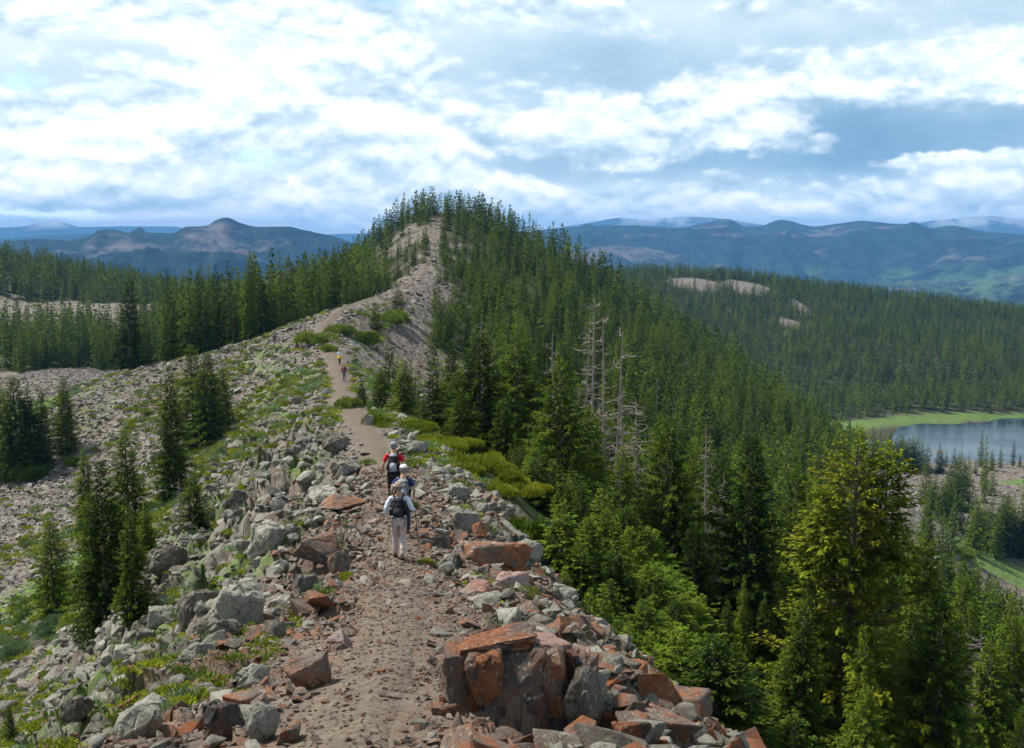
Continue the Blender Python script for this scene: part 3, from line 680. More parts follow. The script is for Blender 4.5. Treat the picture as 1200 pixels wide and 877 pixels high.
def place(name, parts, loc, sc, rz, label, cat, group=None, tilt=0):
    r = bpy.data.objects.new(name, None); COL.objects.link(r); r.empty_display_size = .5
    r.location = loc; r.rotation_euler = (tilt, 0, rz); r.scale = sc if isinstance(sc, tuple) else (sc, sc, sc)
    tag(r, label, cat, group)
    for n_, me in parts: link(n_, me, r)
    return r
def put_tree(p, H, kind='near', i=0, label=None, rz=None, wide=1.0, group='spruce trees of the mountainside', tilt=0.):
    if kind == 'gold': me, base = NEAR_GOLD[0], 15.
    else:
        L = NEAR if kind == 'near' else MID; me, base = L[i % len(L)], 12.
    s = H / base
    return place('spruce_tree', (('crown', me[0]), ('trunk', me[1])), (p[0], p[1], p[2] - .15), (s * wide, s * wide, s), RNG.uniform(0, 6.28) if rz is None else rz, label, 'spruce tree', group, tilt)

def stuff_cloud(name, pts, rot, scl, proto, collection_meshes, kind='stuff'):
    """one object: every point carries a copy of one of the prototype meshes (geometry nodes)"""
    pc = bpy.data.collections.new(name + '_prototypes')
    for i, me in enumerate(collection_meshes):
        o = bpy.data.objects.new('%s_prototype_%02d' % (name, i), me); pc.objects.link(o)
    me = bpy.data.meshes.new(name); me.vertices.add(len(pts)); me.vertices.foreach_set('co', np.asarray(pts, np.float32).ravel())
    for an, typ, v in (('rot', 'FLOAT_VECTOR', rot), ('scl', 'FLOAT_VECTOR', scl)):
        a = me.attributes.new(an, typ, 'POINT'); a.data.foreach_set('vector', np.asarray(v, np.float32).ravel())
    a = me.attributes.new('pick', 'INT', 'POINT'); a.data.foreach_set('value', np.asarray(proto, np.int32))
    o = link(name, me); tag(o, kind=kind)
    g = bpy.data.node_groups.new(name + '_nodes', 'GeometryNodeTree')
    g.interface.new_socket('Geometry', in_out='INPUT', socket_type='NodeSocketGeometry'); g.interface.new_socket('Geometry', in_out='OUTPUT', socket_type='NodeSocketGeometry')
    N = g.nodes; gi = N.new('NodeGroupInput'); go = N.new('NodeGroupOutput'); ip = N.new('GeometryNodeInstanceOnPoints'); ci = N.new('GeometryNodeCollectionInfo')
    ci.inputs['Collection'].default_value = pc; ci.inputs['Separate Children'].default_value = True; ci.inputs['Reset Children'].default_value = True
    def na(nm, ty):
        q = N.new('GeometryNodeInputNamedAttribute'); q.data_type = ty; q.inputs['Name'].default_value = nm; return q.outputs['Attribute']
    e2r = N.new('FunctionNodeEulerToRotation')
    g.links.new(gi.outputs[0], ip.inputs['Points']); g.links.new(ci.outputs[0], ip.inputs['Instance']); ip.inputs['Pick Instance'].default_value = True
    g.links.new(na('pick', 'INT'), ip.inputs['Instance Index']); g.links.new(na('rot', 'FLOAT_VECTOR'), e2r.inputs[0]); g.links.new(e2r.outputs[0], ip.inputs['Rotation'])
    g.links.new(na('scl', 'FLOAT_VECTOR'), ip.inputs['Scale']); g.links.new(ip.outputs[0], go.inputs[0])
    md = o.modifiers.new('scatter', 'NODES'); md.node_group = g
    return o

# ------------------------------------------------------------------ hand-placed trees: (px, base py or None, depth or None, top py, kind, variant, width, label)
G_ = None
HAND = [
    (990, None, 42, 497, 'gold', 0, 1.35, 'large golden-green spruce with forked tops and a side limb, biggest tree of all'),
    (872, None, 50, 505, 'near', 0, 1.25, 'tall bright green spruce just left of the big golden forked spruce'),
    (655, None, 52, 420, 'near', 2, 1.45, 'broad ragged spruce with a leaning tip behind the juniper bush'),
    (562, None, 62, 385, 'near', 0, 1.8, 'dense dark broad spruce in the thicket right of the trail'),
    (606, None, 68, 376, 'near', 3, 1.7, 'dark narrow spruce touching the broad thicket spruce'),
    (508, None, 66, 425, 'near', 4, 1.8, 'light green spruce near the trail side of the thicket'),
    (474, None, 72, 418, 'near', 1, 2.0, 'bushy light green spruce beside the trail bend'),
    (446, None, 74, 428, 'near', 2, 1.7, 'bushy young spruce standing nearest to the trail bend'),
    (424, None, 78, 446, 'near', 0, 1.9, 'small round-topped spruce right at the trail edge'),
    (745, None, 48, 610, 'near', 1, 1.1, 'small pointed spruce below the outcrop edge'),
    (712, None, 46, 600, 'near', 2, .9, 'short thin spruce by the lower rim of the outcrop'),
    (705, None, 60, 540, 'near', 3, 1., 'slender spruce between the leaning spruce and the dead trunks'),
    (770, None, 62, 480, 'near', 1, 1., 'spruce with a dense dark crown below the bleached dead spires'),
    (800, None, 56, 540, 'near', 0, .9, 'dark spruce standing left of the tall pale dead trunk'),
    (925, None, 56, 540, 'near', 4, 1., 'thin-crowned spruce tucked in left of the golden forked spruce'),
    (1068, None, 62, 625, 'near', 3, .9, 'narrow spruce just right of the golden forked spruce'),
    (1128, None, 60, 700, 'near', 1, 1., 'spruce at the lower right behind the dead tree'),
    (1178, None, 60, 718, 'near', 0, 1., 'dark full spruce in the lower right corner of the slope'),
    (1112, None, 52, 715, 'near', 4, 1., 'sparse spruce in front of the lower right stand'),
    (1040, None, 44, 742, 'near', 2, .9, 'low spruce at the foot of the golden forked spruce on its right'),
    (850, None, 40, 700, 'near', 2, 1., 'low bright spruce at the foot of the golden forked spruce on its left'),
    (915, None, 37, 760, 'near', 0, 1.2, 'small bushy spruce at the bottom edge under the golden spruce'),
    (780, None, 38, 700, 'near', 4, 1.2, 'straggly small spruce beside the scree tip of the outcrop'),
    (680, None, 40, 560, 'near', 4, 1.2, 'spruce with dead lower limbs growing under the juniper bank'),
    (640, None, 80, 400, 'near', 3, 1., 'slim spruce rising behind the leaning-tip spruce'),
    (530, None, 92, 395, 'near', 1, 1., 'slim spruce at the back of the thicket beside the bare spruce top'),
    (690, None, 60, 470, 'near', 1, 1.5, 'full green spruce hiding the feet of the bare pair'),
    (728, None, 56, 520, 'near', 2, 1.2, 'wide-skirted spruce just below the bare pair'),
    (540, None, 58, 452, 'near', 2, 1.5, 'bushy spruce in the front of the thicket above the juniper bush'),
    (590, None, 56, 462, 'near', 1, 1.6, 'bushy spruce between the thicket and the leaning-tip spruce'),
    (625, None, 46, 520, 'near', 4, 1.7, 'low ragged spruce at the foot of the leaning-tip spruce'),
    (760, None, 50, 570, 'near', 0, 1.3, 'full spruce below the short-twig dead spire'),
    (812, None, 48, 610, 'near', 2, 1.2, 'broad spruce at the feet of the straight pale dead trunk'),
    (675, None, 38, 640, 'near', 2, 1.5, 'low spreading spruce skirt over the right rim'),
    (958, None, 52, 560, 'near', 1, 1.2, 'dark spruce half hidden behind the golden forked spruce'),
    (935, None, 36, 700, 'near', 1, 1.4, 'bright spruce filling the gap left of the golden forked spruce'),
    (1090, None, 40, 690, 'near', 0, 1.3, 'full spruce crowding the right flank of the golden forked spruce'),
    (1150, None, 44, 735, 'near', 3, 1.4, 'tall narrow spruce between the golden one and the lower right corner'),
    (1010, None, 33, 800, 'near', 2, 1.3, 'young spruce before the trunk of the golden forked spruce'),
    (880, None, 30, 780, 'near', 4, 1.5, 'bushy light spruce just right of the scree tip at the bottom'),
    (830, None, 34, 720, 'near', 0, 1.4, 'feathery spruce rising beside the weathered stump'),
    # left side
    (128, 762, None, 535, 'near', 0, 1.05, 'tall dense spruce at the front of the left crag cluster'),
    (158, 748, None, 588, 'near', 3, 1.25, 'narrow spruce at the right front of the left crag cluster'),
    (103, 630, None, 522, 'near', 3, 1.3, 'very dark narrow spruce at the left of the crag cluster'),
    (155, 690, None, 495, 'near', 1, 1.3, 'tallest pointed spruce at the back of the crag cluster'),
    (112, 735, None, 575, 'near', 4, 1.05, 'ragged spruce in the middle of the crag cluster'),
    (175, 690, None, 580, 'near', 3, 1.3, 'short dark spruce at the right edge of the crag cluster'),
    (64, 722, None, 598, 'near', 2, 1.15, 'lone small spruce on the scree left of the crag cluster'),
    (229, 634, None, 549, 'near', 2, 1.35, 'lone conical spruce on the scree below the rocky face'),
    (14, 880, None, 822, 'near', 0, 1., 'spruce tip showing at the bottom left corner'),
    (79, 533, None, 441, 'near', 0, 1.16, 'conical spruce at the right end of the bowl grove'),
    (6, 560, None, 447, 'near', 1, 1.45, 'dark spruce at the left end of the bowl grove'),
    (22, 562, None, 440, 'near', 0, 1.45, 'tall dark spruce, second from the left in the bowl grove'),
    (38, 556, None, 449, 'near', 3, 1.59, 'dark spruce in the middle of the bowl grove'),
    (52, 548, None, 452, 'near', 1, 1.16, 'slim dark spruce next to the gap in the bowl grove'),
    (205, 590, None, 425, 'near', 1, 1.09, 'tall column-like spruce at the left of the scree gully row'),
    (200, 560, None, 480, 'near', 3, 1.30, 'dark slim spruce leaning on the gully row'),
    (228, 525, None, 402, 'near', 4, 1.30, 'pale green spruce in the middle of the gully row'),
    (246, 520, None, 410, 'near', 0, 1.30, 'yellow-green spruce at the right of the gully row'),
    (262, 500, None, 428, 'near', 2, 1.16, 'short bushy spruce at the upper right of the gully row'),
    (305, 560, None, 512, 'near', 3, .9, 'tiny thin spruce on the rim of the rocky face'),
    (500, 300, None, 268, 'mid', 0, .9, 'dark narrow spruce alone on the bare path face below the summit'),
    (440, 388, None, 352, 'mid', 2, 1.3, 'dark wide-skirted spruce on the knoll above the far hikers'),
    (467, 370, None, 333, 'mid', 0, 1.3, 'bright green spruce on the knoll beside the dark wide one'),
    (415, 430, None, 410, 'mid', 2, 1.5, None),
    (520, 400, None, 350, 'mid', 0, 1.2, 'dark spruce on the slope under the rocky knoll'),
    (508, 430, None, 380, 'mid', 4, 1.2, None),
    (1110, 612, None, 556, 'mid', 1, 1.0, 'dark dense spruce clump tree on the lake terrace'),
    (1095, 600, None, 556, 'mid', 2, 1.2, 'broad dark spruce at the left of the terrace clump'),
    (1088, 606, None, 565, 'mid', 0, 1.2, None), (1103, 612, None, 560, 'mid', 3, 1.4, None),
    (1100, 556, None, 520, 'mid', 1, 1, None), (1117, 560, None, 524, 'mid', 3, 1, None), (1124, 622, None, 575, 'mid', 3, 1.1, None), (1120, 600, None, 545, 'mid', 1, 1, None),
    (1140, 632, None, 577, 'mid', 0, 1.1, 'full dark spruce left of the small green meadow'), (1150, 634, None, 585, 'mid', 1, 1, None),
    (1160, 650, None, 580, 'mid', 3, 1, None), (1172, 652, None, 578, 'mid', 1, 1.1, None), (1182, 650, None, 586, 'mid', 0, 1, None), (1194, 652, None, 582, 'mid', 2, .9, None), (1166, 656, None, 600, 'mid', 3, 1, None), (1200, 655, None, 590, 'mid', 1, .9, None),
    (1153, 575, None, 510, 'mid', 3, .6, 'thin spruce standing up against the lake'), (1149, 548, None, 505, 'mid', 3, .7, None), (1130, 575, None, 535, 'mid', 3, .7, None), (1134, 570, None, 528, 'mid', 3, .6, None),
    (1172, 548, None, 520, 'mid', 3, .7, None), (1187, 546, None, 513, 'mid', 3, .6, None), (1195, 548, None, 530, 'mid', 1, .8, None), (1163, 550, None, 535, 'mid', 1, .9, None),
    (1153, 590, None, 555, 'mid', 1, .9, None)]
HAND += [(px, py, None, top, 'mid', i % 6, 1.0, None) for i, (px, py, top) in enumerate([
    (1022, 548, 500), (1030, 548, 506), (1036, 549, 512), (1042, 550, 503), (1050, 549, 511), (1055, 550, 508), (1064, 550, 513), (1068, 551, 509), (1074, 551, 511), (1080, 551, 516), (1086, 551, 519), (1026, 550, 512), (1060, 552, 518), (1072, 553, 520)])]
_r = np.random.default_rng(77)
for (cx, cy, sx, sy, n_, h0) in ((1110, 600, 14, 8, 9, 52), (1165, 645, 28, 5, 12, 62), (1090, 640, 14, 10, 4, 50), (1185, 600, 20, 12, 7, 40), (1050, 550, 26, 2, 8, 36), (1050, 720, 20, 14, 5, 60), (1165, 552, 30, 3, 7, 24)):
    for _ in range(n_):
        X_, Y_ = _r.normal(cx, sx), _r.normal(cy, sy)
        if X_ < 1225: HAND.append((X_, Y_, None, Y_ - h0 * _r.uniform(.75, 1.15), 'mid', int(_r.integers(0, 6)), 1.0, None))
trees = []      # candidate: x, y, z, H, wide, label or None, kind, variant
for (px, by, d, top, kind, v, wd, lab) in HAND:
    p = hit(px, by) if d is None else at_depth(px, d)
    if p is None: continue
    H = height_to(p, top)
    if H < .8 or H > 30: print('HAND tree odd', px, by, H, p); continue
    trees.append((p[0], p[1], p[2], H, wd * (1.45 if kind == 'mid' else 1), lab, kind, v))
HANDXY = np.array([[t_[0], t_[1]] for t_ in trees])
print('hand heights', [(HAND[i][0], round(t_[3], 1), round(t_[1])) for i, t_ in enumerate(trees)][:50])

# ------------------------------------------------------------------ the forest: every tree gets a spot on the land
def scatter(x0, x1, y0, y1, sp, seed):
    rng = np.random.default_rng(seed); X, Y = np.meshgrid(np.arange(x0, x1, sp), np.arange(y0, y1, sp))
    X = X.ravel() + rng.uniform(-.5, .5, X.size) * sp; Y = Y.ravel() + rng.uniform(-.5, .5, Y.size) * sp
    a = np.degrees(np.arctan2(X, Y)); k = np.abs(a) < 29
    return X[k], Y[k], rng
CX_, CY_, CH_ = [], [], []
for (x0, x1, y0, y1, sp, seed, hm) in ((-12, 90, 36, 52, 4.2, 8, 7.0), (-12, 90, 52, 110, 4.0, 1, 10.5), (-12, 110, 110, 150, 3.9, 6, 10.5), (-130, 160, 150, 300, 3.6, 2, 10.5), (-260, 180, 300, 520, 4.3, 3, 10), (-420, -60, 520, 860, 5.0, 4, 10.5), (-60, 560, 520, 1120, 4.4, 5, 9.5)):
    X, Y, rng = scatter(x0, x1, y0, y1, sp, seed)
    m = masks(X, Y); mead = meadow_mask(X, Y, m['n2']); Z = macro(X, Y)
    dens = m['forest'] * (1 - mead) * (Z > LAKE_Z + .6)
    dens = dens * ~((Y < 52) & (m['u'] < 9))
    dens = np.where((Y < 120) & (m['u'] > 0), dens * (.55 + .6 * (m['n2'] > -.3)), dens)
    k = rng.random(len(X)) < dens
    X, Y = X[k], Y[k]; u = m['u'][k]; n2 = m['n2'][k]
    H = hm * rng.uniform(.45, 1.3, len(X)) ** .9 * (1 + .2 * n2)
    # stunted along the crest, tall on the left shoulder
    H = np.where((u > 0) & (Y < 480), H * (.60 + .4 * sstep(4, 30, u)), H)
    H = np.where((u < 0) & (Y < 520) & (Y > 160), H * np.where((Y < 265) & (X > -70), 1.5, 1.0) * (.5 + .5 * sstep(3, 18, -u)), H)
    H = np.where((Y > 340) & (Y < 470) & (np.abs(u) < 40), hm * rng.uniform(.5, 1.05, len(X)), H)
    H = np.where((Y < 80) & (u < 14) & (u > 0), H * .62, H)
    CX_.append(X); CY_.append(Y); CH_.append(H)
FX, FY, FH = map(np.concatenate, (CX_, CY_, CH_))
_q = np.random.default_rng(41); _n = 150; _y = _q.uniform(17, 56, _n); _u = np.where(_y < 33, _q.uniform(4.2, 9, _n), _q.uniform(6.5, 11, _n))
FX = np.concatenate([FX, crest_x(_y) + _u]); FY = np.concatenate([FY, _y]); FH = np.concatenate([FH, _q.uniform(.9, 2.4, _n) + .35 * (_u - 4)])
FH = np.minimum(FH, 15.5)
dd = np.full(len(FX), 99.)
for hx, hy in HANDXY: dd = np.minimum(dd, np.hypot(FX - hx, FY - hy))
_g = macro(FX, FY); _px, _pt, _ = project(np.stack([FX, FY, _g + FH], -1)); _px0, _pb, _f = project(np.stack([FX, FY, _g], -1))
_lim = np.interp(_px, [0, 1005, 1030, 1065, 1130, 1200, 1300], [-999, -999, 545, 612, 660, 700, 740])
_cut = (FY < 225) & (_px > 1005) & (_pt < _lim)
FH = np.where(_cut, FH * (_pb - _lim) / np.maximum(_pb - _pt, 1), FH)
dd = np.where(_cut & (FH < 2.5), 0, dd)
k = dd > 1.1; FX, FY, FH = FX[k], FY[k], FH[k]
FZ = gz(FX, FY, False)
# sight lines kept open as in the photograph: nothing tall directly before the outcrop or the open scree
print('forest', len(FX))
NV = [np.random.default_rng(5).integers(0, 60, len(FX))][0]

def visible_pixels(x, y, z, H, wf, sc=4):
    """a rough z-buffer of tree triangles at 1/sc resolution, land included: how many cells each tree shows"""
    wq, hq = 1200 // sc, 877 // sc + 1
    own = np.full((hq, wq), -1, np.int64); zb = np.full((hq, wq), 1e9)
    # land
    pxs = (np.arange(wq) + .5) * sc; D = np.geomspace(4, 1300, 900)
    PX, DD = np.meshgrid(pxs, D)
    gx = (PX - CX) / FPX * DD
    G = gz(gx.ravel(), DD.ravel()).reshape(gx.shape); _, PYY, _ = project(np.stack([gx, DD, G], -1))
    cur = np.full(wq, hq, int)
    for i in range(len(D)):
        row = np.clip((PYY[i] / sc).astype(int), 0, hq)
        for c in np.nonzero(row < cur)[0]:
            zb[row[c]:cur[c], c] = D[i]; cur[c] = row[c]
    cnt = np.zeros(len(x), int)
    PXb, PYb, f = project(np.stack([x, y, z], -1)); PXt, PYt, _ = project(np.stack([x, y, z + H], -1))
    for i in np.argsort(y):
        r0, r1 = int(PYt[i] / sc), int(PYb[i] / sc); half = wf[i] * FPX / f[i] / sc
        if r1 < 0 or r0 >= hq: continue
        for r in range(max(r0, 0), min(r1 + 1, hq)):
            q = (r - r0 + .5) / max(r1 - r0, 1) * half * .8 + .3
            a, b_ = int(round(PXb[i] / sc - q)), int(round(PXb[i] / sc + q)) + 1
            a = max(a, 0); b_ = min(b_, wq)
            if a >= b_: continue
            seg = zb[r, a:b_]; mk = seg > y[i] + .01 * y[i]
            if mk.any(): seg[mk] = y[i]; own[r, a:b_][mk] = i
    v, c = np.unique(own[own >= 0], return_counts=True); cnt[v] = c
    return cnt
ax = np.concatenate([[t_[0] for t_ in trees], FX]); ay = np.concatenate([[t_[1] for t_ in trees], FY])
az_ = np.concatenate([[t_[2] for t_ in trees], FZ]); ah = np.concatenate([[t_[3] for t_ in trees], FH])
vis = visible_pixels(ax, ay, az_, ah, ah * .13)
print('visible', (vis > 0).sum())
nh = len(trees); order = np.argsort(-vis[nh:])
N_IND = 299 - nh
chosen = order[:N_IND]; rest = np.setdiff1d(np.arange(len(FX)), chosen)

GROUPLAB = {
 'ridge_near': 'green spruce among the close-set trees on the near right-hand slope',
 'ridge_mid': 'spruce in the dense forest covering the right flank of the ridge',
 'summit': 'small dark spruce on the summit of the peak against the clouds',
 'left_stand': 'tall dark spruce in the stand on the left shoulder behind the scree crest',
 'left_far': 'distant spruce in the forest band beyond the scree bowl',
 'other': 'distant spruce in the forest below the right flank near the lake'}
def zone(x, y):
    u = x - float(crest_x(np.array([y]))[0])
    if u > 0 and y < 110: return 'ridge_near'
    if y > 330 and y < 520 and abs(u) < 45: return 'summit'
    if u > 0 and y < 500: return 'ridge_mid'
    if u <= 0 and x > -75 and y < 330: return 'left_stand'
    if u <= 0: return 'left_far'
    return 'other'
TERR = 'spruce on the scree and meadow terrace between the slope and the lake'
for i, (x, y, z, H, wd, lab, kind, v) in enumerate(trees):
    if lab: put_tree((x, y, z), H, kind, v, lab, wide=wd, group=None, rz=(0.25 if kind == 'gold' else None))
    elif y > 180 and x > 40: put_tree((x, y, z), H, kind, v, TERR, wide=wd, group='terrace spruces near the lake')
    else: put_tree((x, y, z), H, kind, v, 'small dark spruce on the rocky slope right of the far hikers', wide=wd, group='knoll spruces')
for j in chosen:
    zn = zone(FX[j], FY[j]); wx_ = 2.0 if FH[j] < 4.5 and FY[j] < 57 and FX[j] > crest_x(np.array([FY[j]]))[0] else 1.0; big = FH[j] / FY[j] * FPX > 110
    put_tree((FX[j], FY[j], FZ[j]), FH[j], 'near' if big else 'mid', int(NV[j]), GROUPLAB[zn], group=zn.replace('_', ' ') + ' spruces', wide=wx_ * RNG.uniform(.8, 1.3), tilt=float(RNG.normal(0, .03)))
rx, ry, rz_, rh = FX[rest], FY[rest], FZ[rest] - .15, FH[rest]
far_ = ry > 330
rngs = np.random.default_rng(3); n = len(rest); pick = np.where(far_, 5 + rngs.integers(0, 4, n), rngs.integers(0, 5, n))
s0 = rh / 12; wv = rngs.uniform(.7, 1.35, n)
def mk(nm, sel):
    rot = np.stack([np.zeros(sel.sum()), np.zeros(sel.sum()), rngs.uniform(0, 6.28, sel.sum())], 1)
    rot[:, :2] = rngs.normal(0, .03, (sel.sum(), 2))
    dead = rngs.random(n) < .035; pk = np.where(dead & ~far_, 9, pick)
    stuff_cloud(nm, np.stack([rx, ry, rz_], 1)[sel], rot, np.stack([s0 * wv, s0 * wv, s0], 1)[sel], pk[sel], MIDJ + FARJ + [SNAGJ])
mk('forest', np.ones(n, bool))

# ------------------------------------------------------------------ dead trees
SN = [ # px, base py / depth, top py, kind, label
    (693, None, 76, 348, 0, 'bleached many-branched dead spruce, left and tallest of the bare pair'),
    (708, None, 74, 372, 3, 'pale dead spruce with wide curling limbs, right of the bare pair'),
    (746, None, 58, 468, 1, 'grey dead spruce spire with short twigs below the bare pair'),
    (563, None, 78, 368, 2, 'bare white dead top standing over the dark thicket spruce'),
    (646, None, 74, 388, 2, 'thin bare dead spike between the thicket and the bare pair'),
    (516, None, 80, 410, 2, 'slender dead trunk at the back of the light green thicket'),
    (722, None, 62, 455, 2, 'narrow grey dead spruce between the bare pair and the short-twig spire'),
    (840, None, 60, 552, 2, 'tall straight pale dead trunk in front of the dark spruces'),
    (828, None, 66, 500, 2, 'thin dead pole with few twigs behind the straight pale trunk'),
    (1143, None, 48, 745, 1, 'dead spruce with drooping bare limbs in the lower right stand'),
    (1192, None, 44, 800, 2, 'short dead pole in the lower right corner'),
    (1128, None, 40, 830, 0, 'low tangle-limbed dead tree at the bottom right edge'),
    (668, None, 50, 590, 3, 'dead lower snag with sweeping grey limbs beside the juniper bank'),
    (808, None, 33, 770, 0, 'weathered grey stump of tangled roots at the outcrop tip'),
    (682, None, 72, 372, 2, 'slim grey spike just left of the many-branched dead spruce'), (719, None, 70, 388, 3, 'short bare top right of the curling-limbed dead spruce'),
    (350, 332, None, 308, 2, None), (211, 640, None, 560, 2, 'thin half-dead pole beside the lone conical spruce'),
    (1122, 575, None, 515, 2, 'dead grey pole among the spruces by the lake shore')]
for (px, by, d, top, k, lab) in SN:
    if not lab: continue
    p = hit(px, by) if d is None else at_depth(px, d); H = height_to(p, top); s = H / 9
    ws = s * (1.6 if H < 4 else 1.0)
    place('dead_tree', (('trunk', SNAG[k][0]), ('limbs', SNAG[k][1])), tuple(p), (ws, ws, s), RNG.uniform(0, 6), lab, 'dead tree', tilt=RNG.uniform(-.05, .05))

# ------------------------------------------------------------------ shrubs
SHR = [ # px, py, width px, kind, label
    (548, 550, 92, 'juniper', 'large yellow-green juniper bush on the rim behind the hikers'),
    (512, 526, 66, 'juniper', 'yellow-green juniper bank joining the top of the large bush'),
    (588, 580, 68, 'juniper', 'low end of the juniper bank hanging over the slope'),
    (480, 506, 60, 'juniper', 'small juniper mat at the trail side above the red-shirted hiker'),
    (540, 575, 26, 'tuft', 'grassy tuft under the juniper bank'),
    (371, 402, 34, 'bright', 'bright green bush on the grassy knoll left of the yellow-clad hiker'),
    (404, 392, 32, 'bright', 'bright green bush on the trail above the yellow-clad hiker'),
    (383, 412, 20, 'bright', 'small bright bush between the knoll bushes'),
    (440, 496, 24, 'dark', 'small dark krummholz clump at the trail bend'),
    (412, 478, 30, 'bright', 'light green krummholz skirt at the trail edge'),
    (428, 402, 30, 'dark', 'dark low krummholz on the rocky knoll slope'),
    (462, 380, 40, 'bright', 'bright low scrub under the knoll spruces'),
    (332, 540, 26, 'bright', 'bright green bush on the rim of the rocky face'),
    (316, 556, 20, 'dark', 'dark small bush on the rim of the rocky face'),
    (345, 522, 18, 'bright', 'tiny bright bush higher on the rim of the rocky face'),
    (271, 606, 18, 'tuft', 'small tuft right of the lone conical spruce'),
    (293, 622, 20, 'bright', 'bright sprig bush among the grey crag rocks'),
    (62, 742, 44, 'pale', 'pale green round bush at the foot of the crag cluster'),
    (12, 768, 36, 'pale', 'pale green bush at the far left edge of the bowl'),
    (75, 715, 26, 'bright', 'grass-green bush beside the lone small spruce'),
    (215, 545, 34, 'bright', 'scrubby bush at the foot of the gully row'),
    (180, 600, 26, 'pale', 'pale scrub patch behind the crag cluster'),
    (240, 500, 34, 'bright', 'light green scrub under the gully row'),
    (44, 560, 30, 'dark', 'dark scrub at the foot of the bowl grove'),
    (88, 545, 20, 'dark', 'small dark scrub beside the conical bowl spruce'),
    (574, 636, 24, 'tuft', 'bright grass tuft behind the orange boulder right of the trail'),
    (612, 706, 26, 'tuft', 'bright grass tuft above the big rust-red block'),
    (690, 742, 36, 'pale', 'soft green plant on the right rocky shoulder'),
    (712, 772, 30, 'pale', 'lower soft green plant on the right rocky shoulder'),
    (775, 822, 46, 'juniper', 'yellow moss-like mat on the right scree edge'),
    (500, 660, 20, 'juniper', 'yellow-green moss cushion right of the white-shirted hiker'),
    (402, 680, 28, 'juniper', 'yellow-green moss cushion left of the trail below the dark boulder'),
    (482, 598, 20, 'tuft', 'small tuft beside the walking pole'),
    (660, 680, 60, 'dark', 'spreading dark spruce skirt below the juniper bank'),
    (745, 780, 60, 'bright', 'feathery green sapling clump below the right shoulder'),
    (735, 740, 50, 'dark', 'dark green sapling clump below the right shoulder'),
    (620, 640, 60, 'dark', 'dark low branches under the juniper bank'),
    (432, 545, 16, 'tuft', 'small green tuft beside the red-shirted hiker'),
    (1130, 655, 22, 'bright', 'bright green scrub at the left of the small meadow')]
for i, (px, py, wp, kind, lab) in enumerate(SHR):
    p = hit(px, py)
    f = p[1] * math.cos(PITCH) - p[2] * math.sin(PITCH); s = wp / FPX * f / 1.45
    p[2] = float(gz(p[0], p[1], True)[0])
    me = SH['mat' if kind == 'juniper' and wp < 55 else kind][i % 3]
    place('moss_cushion' if 'moss' in lab else 'grass_tuft' if kind == 'tuft' else 'shrub', (('foliage', me[0]), ('stem', me[1])), tuple(p), (s, s, s * (.75 if kind == 'juniper' and wp < 50 else 1.15)), RNG.uniform(0, 6), lab,
          'moss' if 'moss' in lab else 'grass tuft' if kind == 'tuft' else 'shrub')
# countless little tufts and mats of grass and moss between the rocks
n = 18000; rg = np.random.default_rng(12); y = rg.uniform(6, 210, n) ; y = 8 + (y / 210) ** 1.5 * 200; u = rg.uniform(-32, 6, n) * np.clip(y / 60, .25, 1.3); x = crest_x(y) + u
m = masks(x, y); k = (m['trail'] < .1) & (m['forest'] < .4) & (np.abs(np.degrees(np.arctan2(x, y))) < 29) & (rg.random(n) < .12 + .9 * (m['n2'] > .1)) & (np.abs(u) > 1.3)
x, y = x[k], y[k]; z = gz(x, y, True) - .02; n = len(x); s = rg.uniform(.07, .30, n) * np.clip(y / 25, .7, 3)
stuff_cloud('ground_cover', np.stack([x, y, z], 1), np.stack([0 * x, 0 * x, rg.uniform(0, 6.28, n)], 1), np.stack([s, s, s * .8], 1), rg.choice([0, 1, 2, 3, 4], n),
    [shrub_mesh(90, 160, JUNIPER, .3, .3, .14)[0], shrub_mesh(91, 160, JUNIPER, .35, .35, .14)[0], shrub_mesh(92, 140, BRIGHT, .5, .5, .12)[0], shrub_mesh(93, 160, JUNIPER, .3, .3, .14)[0], shrub_mesh(94, 140, PALE_SHRUB, .5, .5, .1)[0]])

